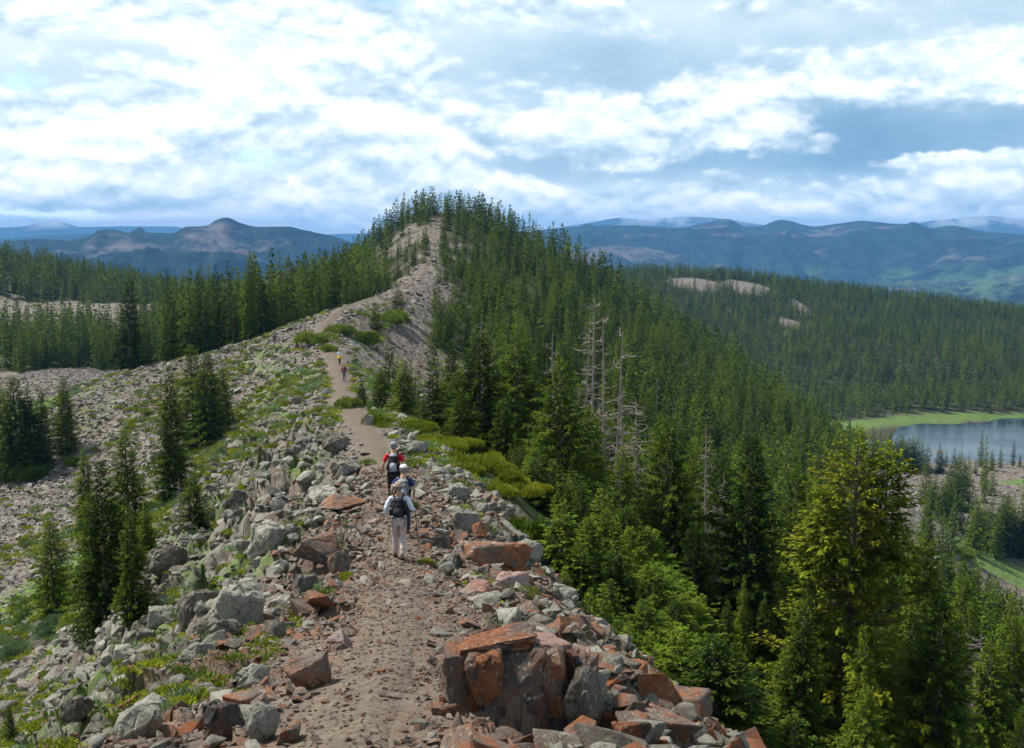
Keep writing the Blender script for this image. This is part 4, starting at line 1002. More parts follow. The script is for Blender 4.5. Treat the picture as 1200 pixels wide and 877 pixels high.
# ------------------------------------------------------------------ rocks
def rock_material(name, stops, lichen, rust, lich_amt=.5, rust_amt=.0):
    m, t, b = material(name, 0.88); b.inputs['Specular IOR Level'].default_value = 0.2
    co = t.new('ShaderNodeTexCoord').outputs['Object']; oi = t.new('ShaderNodeObjectInfo').outputs['Random']
    off = t.new('ShaderNodeCombineXYZ'); t.put(off.inputs[0], t.math('MULTIPLY', oi, 37.)); t.put(off.inputs[1], t.math('MULTIPLY', oi, 91.))
    p = t.vmath('ADD', co, off.outputs[0])
    n1 = t.noise(p, 1.8, 6, .6); n2 = t.noise(p, 9, 7, .75); n3 = t.noise(p, 4.2, 8, .78)
    c = t.ramp(t.math('ADD', t.math('MULTIPLY', n1, .5), t.math('MULTIPLY', oi, .55)), stops)
    c = t.mix(t.math('MULTIPLY', t.maprange(n3, .50, .60), lich_amt), c, lichen)
    if rust_amt: c = t.mix(t.math('MULTIPLY', t.maprange(t.noise(t.vmath('ADD', p, (5, 9, 2)), 1.3, 6, .7), .46, .56), rust_amt), c, rust)
    c = t.mix(t.math('MULTIPLY', t.maprange(n2, .52, .68), .6), c, (.05, .045, .04))
    cr = t.vor(t.vmath('ADD', p, t.vmath('MULTIPLY', t.noise(p, 3, 5, .7, out=1), (.9, .9, .5))), 2.3, 'DISTANCE_TO_EDGE')
    sp = t.maprange(t.vor(t.vmath('ADD', p, t.vmath('MULTIPLY', t.noise(p, 9, 3, out=1), (.12, .12, .12))), 11.0), .30, .20)
    c = t.mix(t.math('MULTIPLY', t.math('MULTIPLY', sp, t.maprange(n1, .45, .55)), .55), c, (.40, .385, .33))
    ck = t.math('MULTIPLY', t.maprange(cr, .016, .003), t.maprange(t.noise(p, 1.9, 3), .48, .56))
    c = t.mix(t.math('MULTIPLY', ck, .85), c, (.03, .027, .024)) 
    t.put(b.inputs['Base Color'], c)
    h = t.math('ADD', t.math('MULTIPLY', ck, -.6), t.math('ADD', t.math('MULTIPLY', n2, .5), n3))
    t.put(b.inputs['Normal'], t.bump(h, .8, .06))
    return m
GREY = [(0.1, (.06, .05, .042)), (.35, (.13, .108, .09)), (.55, (.21, .20, .17)), (.75, (.29, .275, .23)), (1, (.42, .395, .34))]
ROCK = rock_material('grey_lichen_rock', GREY, (.30, .292, .225), (.3, .1, .04), .55)
SCREE = rock_material('scree_rock', [(0.1, (.08, .07, .062)), (.45, (.18, .16, .142)), (.75, (.27, .245, .22)), (1, (.40, .375, .345))], (.30, .28, .24), (.2, .1, .07), .3, .12)
RUST = rock_material('rust_rock', [(0.1, (.07, .05, .042)), (.45, (.13, .095, .078)), (.75, (.19, .145, .12)), (1, (.30, .25, .215))], (.27, .255, .19), (.36, .105, .020), .4, .6)
DARKR = rock_material('dark_slab_rock', [(0.1, (.045, .045, .045)), (.6, (.09, .085, .08)), (1, (.15, .14, .13))], (.3, .14, .06), (.34, .10, .03), .25, .3)
PINK = rock_material('pinkish_rock', [(0.1, (.17, .12, .11)), (.6, (.27, .21, .195)), (1, (.36, .30, .28))], (.32, .28, .25), (.38, .12, .03), .3, .35)
PEB = rock_material('trail_gravel', [(0.1, (.08, .066, .055)), (.4, (.165, .138, .115)), (.7, (.27, .235, .20)), (1, (.48, .44, .39))], (.3, .27, .22), (.36, .14, .05), .2, .3)

def rock_mesh(name, seed, mat, npts=13, sub=0, dim=(1, .8, .65), rough=.0, slab=False):
    rng = np.random.default_rng(seed); bm = bmesh.new()
    P = rng.normal(size=(npts, 3)); P /= np.linalg.norm(P, axis=1)[:, None]
    if slab: P = np.sign(P) * np.abs(P) ** (.2 if slab == 2 else .45)
    P *= rng.uniform(.8, 1.05, (npts, 1))
    for p in P * np.array(dim) * .5: bm.verts.new(p)
    r = bmesh.ops.convex_hull(bm, input=bm.verts)
    bmesh.ops.delete(bm, geom=[v for v in bm.verts if not v.link_faces], context='VERTS')
    bmesh.ops.dissolve_limit(bm, angle_limit=.22, verts=bm.verts, edges=bm.edges)
    bmesh.ops.bevel(bm, geom=list(bm.edges), offset=.022, segments=1, affect='EDGES', profile=.6, clamp_overlap=True)
    if sub:
        bmesh.ops.triangulate(bm, faces=bm.faces)
        for _ in range(sub): 
            long_ = [e for e in bm.edges if e.calc_length() > .05]
            bmesh.ops.subdivide_edges(bm, edges=long_, cuts=1, use_grid_fill=True)
            bmesh.ops.triangulate(bm, faces=bm.faces)
        V = np.array([v.co[:] for v in bm.verts])
        a = fbm(V[:, 0] + V[:, 2] * .7, V[:, 1] - V[:, 2] * .6, .35, 4, seed); b_ = cells(V[:, 0] + V[:, 2] * .8 + a * .05, V[:, 1] * 1.0 + V[:, 2] * .5, .34, seed)
        b2 = cells(V[:, 0] - V[:, 2] * .7, V[:, 1] + V[:, 2] * .9 + a * .03, .14, seed + 50)
        V = V * (1 + rough * (a[:, None] * .9 + (b_[0][:, None] - .5) * 1.1 - np.exp(-b_[1][:, None] * 16) * .6 + (b2[0][:, None] - .5) * .45))
        for v, c in zip(bm.verts, V): v.co = c
    me = bpy.data.meshes.new(name); bm.to_mesh(me); bm.free(); me.materials.append(mat)
    return me
R_HI = {k: [rock_mesh('boulder_' + k, 200 + 10 * j + i, m, 10 + i * 2, 4, (1, .85 - .05 * i, .7), .13, slab=(i % 2 == 0)) for i in range(4)] for j, (k, m) in enumerate((('grey', ROCK), ('rust', RUST), ('dark', DARKR), ('pink', PINK)))}
R_LO = [rock_mesh('stone', 300 + i, ROCK, 9 + i % 5, 0, (1, .8, .6 if i % 2 else .45)) for i in range(6)]
R_SC = [rock_mesh('scree_stone', 320 + i, SCREE, 8 + i % 4, 0, (1, .7, .45 if i % 2 else .35), slab=True) for i in range(6)]
R_PB = [rock_mesh('pebble', 340 + i, PEB, 8, 0, (1, .8, .45)) for i in range(5)]
R_RU = [rock_mesh('rust_stone', 360 + i, RUST, 9, 0, (1, .8, .55), slab=True) for i in range(4)]

# named boulders: px, py (middle of its foot), width px, height/width, kind, label, rz
BO = [
    (372, 668, 62, .95, 'dark', 'dark square boulder with a rust-orange top left of the trail', .35),
    (398, 672, 36, 1.1, 'rust', 'rusty upright rock leaning against the dark square boulder', 1.),
    (360, 700, 40, .9, 'dark', 'black broken rock under the dark square boulder', 2.),
    (362, 808, 72, .8, 'rust', 'orange-sided boulder with a pale pink top left of the trail', .6),
    (400, 760, 36, .7, 'pink', 'pinkish wedge rock at the left trail edge', 1.4),
    (330, 722, 30, .7, 'dark', 'dark rounded rock among the grey crag rocks', .4),
    (270, 866, 52, 1.0, 'dark', 'dark triangular rock leaning on the crag foot', .9),
    (310, 872, 50, 1.1, 'grey', 'tall pale grey boulder beside the dark triangular rock', .2),
    (340, 874, 36, .8, 'rust', 'small rusty block by the tall pale grey boulder', 1.8),
    (395, 606, 60, .35, 'rust', 'flat orange-lichened slab beside the trail left of the hikers', .1),
    (570, 672, 90, .5, 'rust', 'long orange and yellow boulder right of the trail', .3),
    (528, 672, 44, .75, 'grey', 'round grey rock at the trail side of the long orange boulder', 1.1),
    (600, 698, 50, .75, 'pink', 'pale pink block between the orange boulder and the rust-red block', .15),
    (560, 704, 50, .45, 'pink', 'low flat pinkish slab next to the pale pink block', .5),
    (548, 690, 30, .4, 'grey', 'small grey-blue flat stone by the orange boulder', .9),
    (684, 838, 76, 1.35, 'grey', 'tall grey-faced block at the right of the outcrop', 1.2),
    (705, 868, 66, .8, 'rust', 'orange-stained block below the tall grey-faced block', .8),
    (640, 868, 60, .7, 'pink', 'pink-grey block at the bottom of the outcrop', .2),
    (735, 870, 50, .8, 'rust', 'rusty block at the lower right tip of the outcrop', .2),
    (540, 800, 44, .5, 'rust', 'small rust wedge on the gravel before the outcrop', 1.),
    (520, 842, 30, .6, 'rust', 'orange stone on the gravel near the bottom edge', 1.),
    (640, 700, 50, .8, 'grey', 'grey lichen-covered boulder behind the pale pink block', .6),
    (660, 726, 44, .9, 'grey', 'grey boulder on the right shoulder above the soft green plant', 1.6),
    (620, 668, 44, .8, 'grey', 'grey boulder at the rim behind the long orange boulder', .1),
    (545, 622, 34, .9, 'grey', 'pale boulder with a dark hollow near the walking pole', .4),
    (563, 636, 26, .9, 'rust', 'dark red rock beside the pale hollow boulder', .8),
    (536, 586, 24, .8, 'grey', 'small round grey boulder under the juniper bank', .3),
    (490, 534, 32, .6, 'grey', 'pale boulder behind the red-shirted hiker', .3),
    (432, 498, 12, 1.3, 'grey', 'upright grey block at the trail bend', .3),
    (405, 560, 46, .6, 'grey', 'pale grey boulder beside the red-shirted hiker', 1.),
    (380, 585, 44, .6, 'grey', 'grey slab stepped below the trail edge', .4),
    (395, 530, 40, .6, 'grey', 'grey knob at the trail edge above the hikers', .2),
    (290, 606, 44, 1., 'grey', 'upright pale block on the rim of the rocky face', .2),
    (270, 616, 30, 1., 'grey', 'pale block standing at the rim left of the upright one', 1.3),
    (318, 660, 50, .9, 'grey', 'tall grey crag block left of the dark square boulder', 1.),
    (200, 700, 60, .8, 'grey', 'pale crag block jutting over the crag cluster', .3),
    (240, 730, 60, 1.1, 'grey', 'split grey crag block in the middle of the left crag', 1.),
    (190, 745, 44, .9, 'grey', 'grey crag block at the outer edge of the left crag', .5),
    (285, 750, 60, 1.1, 'grey', 'steep lichen-grey crag block above the moss', .1),
    (300, 800, 50, .8, 'grey', 'grey crag block left of the orange-sided boulder', .8),
    (240, 815, 50, .6, 'grey', 'broad low grey rock on the lower left crag', .8),
    (150, 790, 40, .7, 'grey', 'small grey rock on the lower left crag edge', .4)]
def put_rock(p, size, tall, me, rz, label, group=None, sink=.22, name='boulder', tilt=(0, 0)):
    o = link(name, me); o.scale = (size, size, size * tall / .7); o.location = (p[0], p[1], p[2] + size * tall * (.5 - sink))
    o.rotation_euler = (tilt[0], tilt[1], rz); tag(o, label, 'boulder' if name == 'boulder' else 'stone', group); return o
n_named = 0
NAMED = []
for i, (px, py, wp, ta, kd, lab, rz) in enumerate(BO):
    p = hit(px, py); 
    f = p[1] * math.cos(PITCH) - p[2] * math.sin(PITCH); s = wp / FPX * f * 1.12
    p[2] = min(float(gz(p[0], p[1], True)[0]), p[2] + .4 * s)
    put_rock(p, s, ta, R_HI[kd][i % 4], rz, lab, tilt=(RNG.uniform(-.12, .12), RNG.uniform(-.12, .12))); NAMED.append((p[0], p[1], s)); n_named += 1
# the big fractured outcrop at the right of the trail: one thing made of fitted blocks
OC = [rock_mesh('outcrop_block', 400 + i, m_, 20, 4, d_, .10, slab=2) for i, (m_, d_) in enumerate(((RUST, (1, .9, 1)), (DARKR, (1, .9, 1)), (RUST, (1, .8, 1)), (RUST, (1, 1, .7)), (DARKR, (1, .8, 1)), (PINK, (1, .9, .5))))]
oc = hit(600, 834); ocz = float(gz(oc[0], oc[1], False)[0]) - .28
oc_root = bpy.data.objects.new('rock_outcrop', None); COL.objects.link(oc_root); oc_root.location = (oc[0], oc[1], ocz); oc_root.rotation_euler = (0, 0, .12); oc_root.scale = (.70, .72, .70)
tag(oc_root, 'big fractured rust-red and maroon outcrop right of the trail in front', 'rock outcrop')
for (x_, y_, z_, w_, d_, h_, k_, rz_) in ((-.58, .12, .86, .36, .55, .50, 0, .1), (-.28, .02, .84, .40, .6, .56, 2, -.05), (.06, .0, .80, .46, .7, .66, 1, .1), (.40, .12, .70, .46, .8, .70, 2, -.15), (-.02, -.12, .30, .62, .7, .72, 4, .2),
      (.42, -.05, .22, .5, .7, .66, 1, .05), (-.42, .2, .38, .5, .7, .62, 0, .3), (.74, .3, .36, .42, .8, .95, 4, -.3), (-.2, .25, 1.12, .75, .6, .16, 3, .05), (.3, .3, 1.06, .6, .6, .16, 5, .2), (.12, -.42, .02, .5, .5, .4, 0, .6), (-.45, -.2, .08, .36, .4, .34, 3, 1.)):
    o = link('block', OC[k_], oc_root); o.location = (x_, y_, z_); o.scale = (w_ * 1.2, d_, h_ * 1.2); o.rotation_euler = (RNG.uniform(-.12, .12), RNG.uniform(-.12, .12), rz_ * 1.4)
NAMED.append((oc[0], oc[1], 1.4))
NAMED = np.array(NAMED)

def rocks_in(n, ymin, ymax, umin, umax, seed, pw=1.0):
    rg = np.random.default_rng(seed); y = ymin + (ymax - ymin) * rg.random(n) ** pw; x = crest_x(y) + rg.uniform(umin, umax, n)
    k = np.abs(np.degrees(np.arctan2(x, y))) < 29; return x[k], y[k], rg
PT = []   # x, y, size, proto, flatten
def add(x, y, s, proto, k): PT.append(np.stack([x[k], y[k], s[k], proto[k] * 1.0], 1))
PROTO = R_LO + R_SC + R_PB + R_RU + [R_HI['grey'][1], R_HI['grey'][3]]   # 0-5, 6-11, 12-16, 17-20, 21-22
# gravel and pebbles on and beside the trail
x, y, rg = rocks_in(46000, 4, 40, -3.4, 4.4, 1, 1.4); u = x - crest_x(y); tr = masks(x, y)['trail']
s = rg.lognormal(-2.95, .5, len(x)) * np.clip(y / 14, .9, 2); k = rg.random(len(x)) < np.where(tr > .5, .9, 1.0)
s = np.where(tr > .4, s * .72, s); add(x, y, s, np.where(rg.random(len(x)) < .22, rg.integers(17, 21, len(x)), rg.integers(12, 17, len(x))), k)
# broken stones of the shoulders
x, y, rg = rocks_in(24000, 5, 75, -16, 7, 2, 1.2); u = x - crest_x(y); m = masks(x, y)
s = rg.lognormal(-1.75, .6, len(x)) * np.clip(y / 30, .75, 1.2); k = (m['trail'] < .25) & (m['forest'] < .5) & (rg.random(len(x)) < .25 + .75 * m['rocky'])
rusty = (rg.random(len(x)) < np.clip(1.0 - y / 26, 0, .5) * (u > -4))
add(x, y, np.minimum(s, .9), np.where(rusty, rg.integers(17, 21, len(x)), rg.integers(0, 6, len(x))), k)
x, y, rg = rocks_in(9000, 5, 27, 1.3, 7.5, 22, 1.1); m = masks(x, y); s = rg.lognormal(-1.9, .6, len(x)); k = m['forest'] < .6
add(x, y, np.minimum(s, .6), np.where(rg.random(len(x)) < .45, rg.integers(17, 21, len(x)), rg.integers(0, 6, len(x))), k)
# crag blocks
x, y, rg = rocks_in(3200, 8, 75, -16, 6, 3, 1.0); m = masks(x, y); u = x - crest_x(y)
s = rg.uniform(.25, .8, len(x)); k = (np.abs(u) > 2.0) & (m['forest'] < .3) & (rg.random(len(x)) < .55)
rr_ = (u > 0) & (y < 26)
add(x, y, s * np.where(rr_, .6, 1), np.where(rr_ & (rg.random(len(x)) < .55), rg.integers(17, 21, len(x)), np.where(rg.random(len(x)) < .5, 21, 22)), k)
# scree of the left slope and the bowl
x, y, rg = rocks_in(30000, 45, 175, -62, 3, 4, .9); m = masks(x, y); u = x - crest_x(y)
s = rg.lognormal(-.95, .5, len(x)); k = (m['trail'] < .2) & (m['forest'] < .4) & ((u < -8) | (y > 75)) & (np.abs(u) > 1.6) & (rg.random(len(x)) < .92 - .5 * (m['n2'] > .35))
add(x, y, np.minimum(s, 1.4), rg.integers(6, 12, len(x)), k)
x, y, rg = rocks_in(26000, 70, 270, -95, -30, 5, .8); m = masks(x, y)
s = rg.lognormal(-.9, .45, len(x)); k = (m['forest'] < .4) & (meadow_mask(x, y, m['n2']) < .4); add(x, y, np.minimum(s, 1.3), rg.integers(6, 12, len(x)), k)
# knolls and the bare face of the peak
x, y, rg = rocks_in(9000, 150, 420, -26, 40, 6); m = masks(x, y); s = rg.lognormal(-.6, .45, len(x)); k = (m['forest'] < .35) & (m['trail'] < .3); add(x, y, np.minimum(s, 1.8), rg.integers(6, 12, len(x)), k)
# terrace by the lake
rg = np.random.default_rng(9); x = rg.uniform(60, 230, 9000); y = rg.uniform(200, 440, 9000); m = masks(x, y); s = rg.lognormal(-.3, .5, 9000)
k = (m['forest'] < .4) & (meadow_mask(x, y, m['n2']) < .35) & (macro(x, y) > LAKE_Z + .5) & (np.degrees(np.arctan2(x, y)) < 29); add(x, y, np.minimum(s, 2.4), rg.integers(6, 12, 9000), k)
PT = np.concatenate(PT)
if True:   # keep clear of the named boulders
    k = np.ones(len(PT), bool)
    for r_ in [o for o in bpy.data.objects if o.parent is None and o.get('category') in ('shrub', 'moss')]:
        k &= np.hypot(PT[:, 0] - r_.location.x, PT[:, 1] - r_.location.y) > r_.scale[0] * .75
    for a, b_, s in NAMED: k &= np.hypot(PT[:, 0] - a, PT[:, 1] - b_) > s * .38
    PT = PT[k]
PZ = gz(PT[:, 0], PT[:, 1], True)
print('rocks', len(PT))
# the ones that show largest become objects of their own
app = PT[:, 2] / PT[:, 1]; pxp, pyp, _ = project(np.stack([PT[:, 0], PT[:, 1], PZ], 1))
inside = (pxp > 0) & (pxp < 1200) & (pyp > 0) & (pyp < 872)
cand = np.argsort(-np.where(inside, app, 0))[:700]
def sees(i):
    p = np.array([PT[i, 0], PT[i, 1], PZ[i] + PT[i, 2] * .4]); t_ = np.linspace(.15, .97, 40)
    g = gz(p[0] * t_, p[1] * t_); return np.all(g < p[2] * t_ + .05)
sel = [i for i in cand if sees(i)][:255]
RZ = np.random.default_rng(4)
LABR = {'l': 'grey lichen-spotted stone lying on the left rocky shoulder', 'r': 'brown and rust stone on the rocky shoulder right of the trail', 'b': 'grey block embedded in the left crag', 't': 'broken stone lying at the edge of the trail'}
for i in sel:
    u = PT[i, 0] - float(crest_x(PT[i:i+1, 1])[0]); pr = int(PT[i, 3]); kk = 'b' if pr >= 21 and u < 0 else 'r' if u > 1.8 else 't' if u > -2.2 else 'l'
    put_rock((PT[i, 0], PT[i, 1], PZ[i]), PT[i, 2], .7 * RZ.uniform(.8, 1.2), PROTO[pr], RZ.uniform(0, 6.28), LABR[kk], {'l': 'stones of the left shoulder', 'r': 'stones of the right shoulder', 'b': 'blocks of the left crag', 't': 'stones along the trail'}[kk],
             name='boulder' if pr >= 21 else 'stone', sink=.3, tilt=(RZ.uniform(-.4, .4), RZ.uniform(-.4, .4)))
k = np.ones(len(PT), bool); k[sel] = False; Q = PT[k]; QZ = PZ[k]; n = len(Q)
rot = np.stack([RZ.uniform(-.45, .45, n), RZ.uniform(-.45, .45, n), RZ.uniform(0, 6.28, n)], 1)
sc = Q[:, 2:3] * RZ.uniform(.8, 1.25, (n, 3))
stuff_cloud('rubble', np.stack([Q[:, 0], Q[:, 1], QZ + Q[:, 2] * .12], 1), rot, sc, Q[:, 3].astype(int), PROTO)

# ------------------------------------------------------------------ people
SKIN = flat('skin', (.45, .25, .17), .6, .1)
HAIR = flat('grey_hair', (.20, .18, .16), .9, .2)
def cloth(name, c):
    m = flat(name, c, .9, .12, 9); t = NT(m.node_tree); co = t.new('ShaderNodeTexCoord').outputs['Object']
    t.put(m.node_tree.nodes['Principled BSDF'].inputs['Normal'], t.bump(t.noise(t.vmath('MULTIPLY', co, (1.6, 1.6, .8)), 9, 3, .5, 1.2), .9, .05))
    return m
def grown(name, J, E, mat, parent, root, lv=2):
    """one continuous surface grown round a skeleton: J name -> (x,y,z,rx,ry)"""
    names = list(J); me = bpy.data.meshes.new(name); me.from_pydata([J[n][:3] for n in names], [(names.index(a), names.index(b)) for a, b in E], [])
    o = link(name, me, parent); me.materials.append(mat)
    md = o.modifiers.new('skin', 'SKIN'); md.use_smooth_shade = True; md.branch_smoothing = .6
    sv = me.skin_vertices[0].data
    for i, n in enumerate(names): sv[i].radius = J[n][3:5]; sv[i].use_root = (n == root)
    ss = o.modifiers.new('smooth', 'SUBSURF'); ss.levels = lv; ss.render_levels = lv
    return o
def simple(name, build, mat, parent, bev=.012, smooth=True):
    bm = bmesh.new(); build(bm)
    if bev: bmesh.ops.bevel(bm, geom=list(bm.edges), offset=bev, segments=2, affect='EDGES', clamp_overlap=True)
    me = bpy.data.meshes.new(name); bm.to_mesh(me); bm.free(); me.materials.append(mat)
    if smooth:
        for f in me.polygons: f.use_smooth = True
    return link(name, me, parent)
def block(bm, c, d, taper=1.0, ybow=0):
    r = bmesh.ops.create_cube(bm, size=1.0)
    for v in r['verts']:
        x, y, z = v.co; k = taper if z > 0 else 1.0
        v.co = (c[0] + x * d[0] * k, c[1] + y * d[1] * k, c[2] + z * d[2])
def pole_mesh(a, b, r=.008):
    a, b = np.array(a, float), np.array(b, float); P = np.stack([a + (b - a) * t_ for t_ in (0, .12, .121, .6, .601, 1)])
    return tubes([(P, np.array([.016, .016, r, r, r * .8, r * .6]))], 8)
def person(p, H, yaw, label, P):
    root = bpy.data.objects.new('person', None); COL.objects.link(root); root.location = p; root.rotation_euler = (0, 0, yaw); s = H / 1.75; root.scale = (s, s, s)
    tag(root, label, 'person', 'hikers on the trail')
    ln = P.get('lean', .05)
    def up(z): return ln * max(0, (z - .9)) / .6
    J = {'pelvis': (0, 0, .96, .135, .10), 'waist': (0, .02 + up(1.1), 1.10, .125, .09), 'chest': (0, up(1.3) + .02, 1.30, .155, .105), 'collar': (0, up(1.44) + .02, 1.44, .10, .07),
         'neck': (0, up(1.5) + .03, 1.50, .062, .062), 'jaw': (0, up(1.6) + .06, 1.57, .072, .08), 'head': (0, up(1.65) + .05, 1.645, .084, .10), 'top': (0, up(1.7) + .04, 1.715, .058, .07)}
    E = [('pelvis', 'waist'), ('waist', 'chest'), ('chest', 'collar'), ('collar', 'neck'), ('neck', 'jaw'), ('jaw', 'head'), ('head', 'top')]
    for sd_, sx in (('l', -1), ('r', 1)):
        el_, wr = P['arm_' + sd_]; foot, knee = P['leg_' + sd_]
        sh = (sx * .175, up(1.41) + .01, 1.415)
        J['sh' + sd_] = (*sh, .052, .05); J['el' + sd_] = (*el_, .038, .038); J['wr' + sd_] = (*wr, .024, .022)
        d = np.array(wr) - np.array(el_); d = d / np.linalg.norm(d); pa = np.array(wr) + d * .06; J['pa' + sd_] = (*pa, .026, .016)
        E += [('collar', 'sh' + sd_), ('sh' + sd_, 'el' + sd_), ('el' + sd_, 'wr' + sd_), ('wr' + sd_, 'pa' + sd_)]
        side = np.array([0, 1., 0]) - d * d[1]; side /= np.linalg.norm(side) + 1e-6; inn = np.array([-sx, 0, 0.])
        for q, (o_, L) in enumerate(((.026, .038), (.009, .044), (-.009, .041), (-.026, .032))):
            a = pa + d * .035 + side * o_; b_ = a + d * L * .6 + inn * .012; c = b_ + d * L * .35 + inn * .02
            for nm, v in (('a', a), ('b', b_), ('c', c)): J['f%s%d%s' % (sd_, q, nm)] = (*v, .0085, .0085)
            E += [('pa' + sd_, 'f%s%da' % (sd_, q)), ('f%s%da' % (sd_, q), 'f%s%db' % (sd_, q)), ('f%s%db' % (sd_, q), 'f%s%dc' % (sd_, q))]
        a = np.array(wr) + d * .03 + side * .035; b_ = a + d * .035 + side * .012 + inn * .012
        J['t%sa' % sd_] = (*a, .010, .010); J['t%sb' % sd_] = (*b_, .009, .009); E += [('pa' + sd_, 't%sa' % sd_), ('t%sa' % sd_, 't%sb' % sd_)]
        J['hip' + sd_] = (sx * .085, 0, .90, .085, .09); J['kn' + sd_] = (*knee, .055, .058); J['cf' + sd_] = (knee[0] * .5 + foot[0] * .5, knee[1] * .5 + foot[1] * .5 - .015, knee[2] * .55 + foot[2] * .45 + .03, .05, .052)
        J['an' + sd_] = (foot[0], foot[1], foot[2] + .09, .036, .04); J['to' + sd_] = (foot[0], foot[1] + .13, foot[2] + .035, .035, .028)
        E += [('pelvis', 'hip' + sd_), ('hip' + sd_, 'kn' + sd_), ('kn' + sd_, 'cf' + sd_), ('cf' + sd_, 'an' + sd_), ('an' + sd_, 'to' + sd_)]
    hd = J['head']; J['nose'] = (0, hd[1] + .112, 1.635, .012, .014); E.append(('head', 'nose'))
    J['earl'] = (-.082, hd[1] - .005, 1.65, .012, .02); J['earr'] = (.082, hd[1] - .005, 1.65, .012, .02); E += [('head', 'earl'), ('head', 'earr')]
    grown('body', J, E, SKIN, root, 'pelvis')
    for sx in (-1, 1):
        simple('eye', lambda bm: bmesh.ops.create_uvsphere(bm, u_segments=8, v_segments=6, radius=.011, matrix=Matrix.Translation((sx * .03, hd[1] + .088, 1.66))), P['dark'], root, 0)
    simple('mouth', lambda bm: block(bm, (0, hd[1] + .088, 1.595), (.045, .012, .010)), cloth('lips', (.35, .12, .10)), root, .003)
    def infl(nm, k, **ov): x = J[nm]; return (x[0], x[1], x[2], x[3] + k, x[4] + k)
    S_ = {n: infl(n, .022) for n in ('waist', 'chest', 'collar', 'shl', 'shr', 'ell', 'elr')}; S_['pelvis'] = (J['pelvis'][0], J['pelvis'][1] - (.02 if P.get('tail') else 0), .80 if P.get('tail') else .86, .185, .155)
    SE = [('pelvis', 'waist'), ('waist', 'chest'), ('chest', 'collar'), ('collar', 'shl'), ('collar', 'shr'), ('shl', 'ell'), ('shr', 'elr')]
    if P.get('long', True):
        for q in 'lr': S_['wr' + q] = infl('wr' + q, .018); SE.append(('el' + q, 'wr' + q))
    else:
        for q in 'lr':
            a, b_ = np.array(J['sh' + q][:3]), np.array(J['el' + q][:3]); m = a * .25 + b_ * .75; S_['el' + q] = (*m, .062, .062)
    grown('shirt', S_, SE, P['shirt'], root, 'waist')
    T = {n: infl(n, .02) for n in ('pelvis', 'hipl', 'hipr', 'knl', 'knr')}; T['pelvis'] = (0, 0, .95, .145, .115)
    TE = [('pelvis', 'hipl'), ('pelvis', 'hipr'), ('hipl', 'knl'), ('hipr', 'knr')]
    if not P.get('shorts'):
        for q in 'lr': T['cf' + q] = infl('cf' + q, .02); T['an' + q] = (J['an' + q][0], J['an' + q][1], J['an' + q][2] + .02, .06, .062); TE += [('kn' + q, 'cf' + q), ('cf' + q, 'an' + q)]
    grown('trousers', T, TE, P['trousers'], root, 'pelvis')
    for q in 'lr':
        f = P['leg_' + q][0]
        grown('shoe', {'heel': (f[0], f[1] - .03, f[2] + .045, .045, .045), 'mid': (f[0], f[1] + .06, f[2] + .042, .048, .04), 'toe': (f[0], f[1] + .16, f[2] + .036, .044, .033), 'cuff': (f[0], f[1], f[2] + .11, .048, .048)},
              [('heel', 'mid'), ('mid', 'toe'), ('heel', 'cuff')], P['dark'], root, 'heel')
    # hair and hat
    def cap_b(bm, r, zc, zmin):
        bmesh.ops.create_uvsphere(bm, u_segments=20, v_segments=12, radius=1.0, matrix=Matrix.Translation((0, hd[1] - .005, zc)) @ Matrix.Diagonal((r, r * 1.18, r * 1.02, 1)))
        bmesh.ops.delete(bm, geom=[v for v in bm.verts if v.co.z < zmin - (.05 if v.co.y < hd[1] - .02 and zmin < 1.65 else 0)], context='VERTS')
    simple('hair', lambda bm: cap_b(bm, .098, 1.645, 1.60), HAIR, root, 0)
    ht = simple('hat', lambda bm: cap_b(bm, .108, 1.665, 1.665), P['hat'], root, 0)
    ht.modifiers.new('thick', 'SOLIDIFY').thickness = .006
    if P.get('brim'):
        def br(bm):
            bmesh.ops.create_cone(bm, cap_ends=True, segments=24, radius1=.185, radius2=.11, depth=.03, matrix=Matrix.Translation((0, hd[1], 1.685)))
        simple('hat_brim', br, P['hat'], ht, 0)
    else:
        simple('hat_peak', lambda bm: block(bm, (0, hd[1] + .135, 1.685), (.13, .10, .008)), P['hat'], ht, .003)
    if P.get('wrap'):
        simple('waist_jacket', lambda bm: block(bm, (0, -.03, .82), (.46, .34, .36), .75), P['wrap'], root, .05)
    return root, J
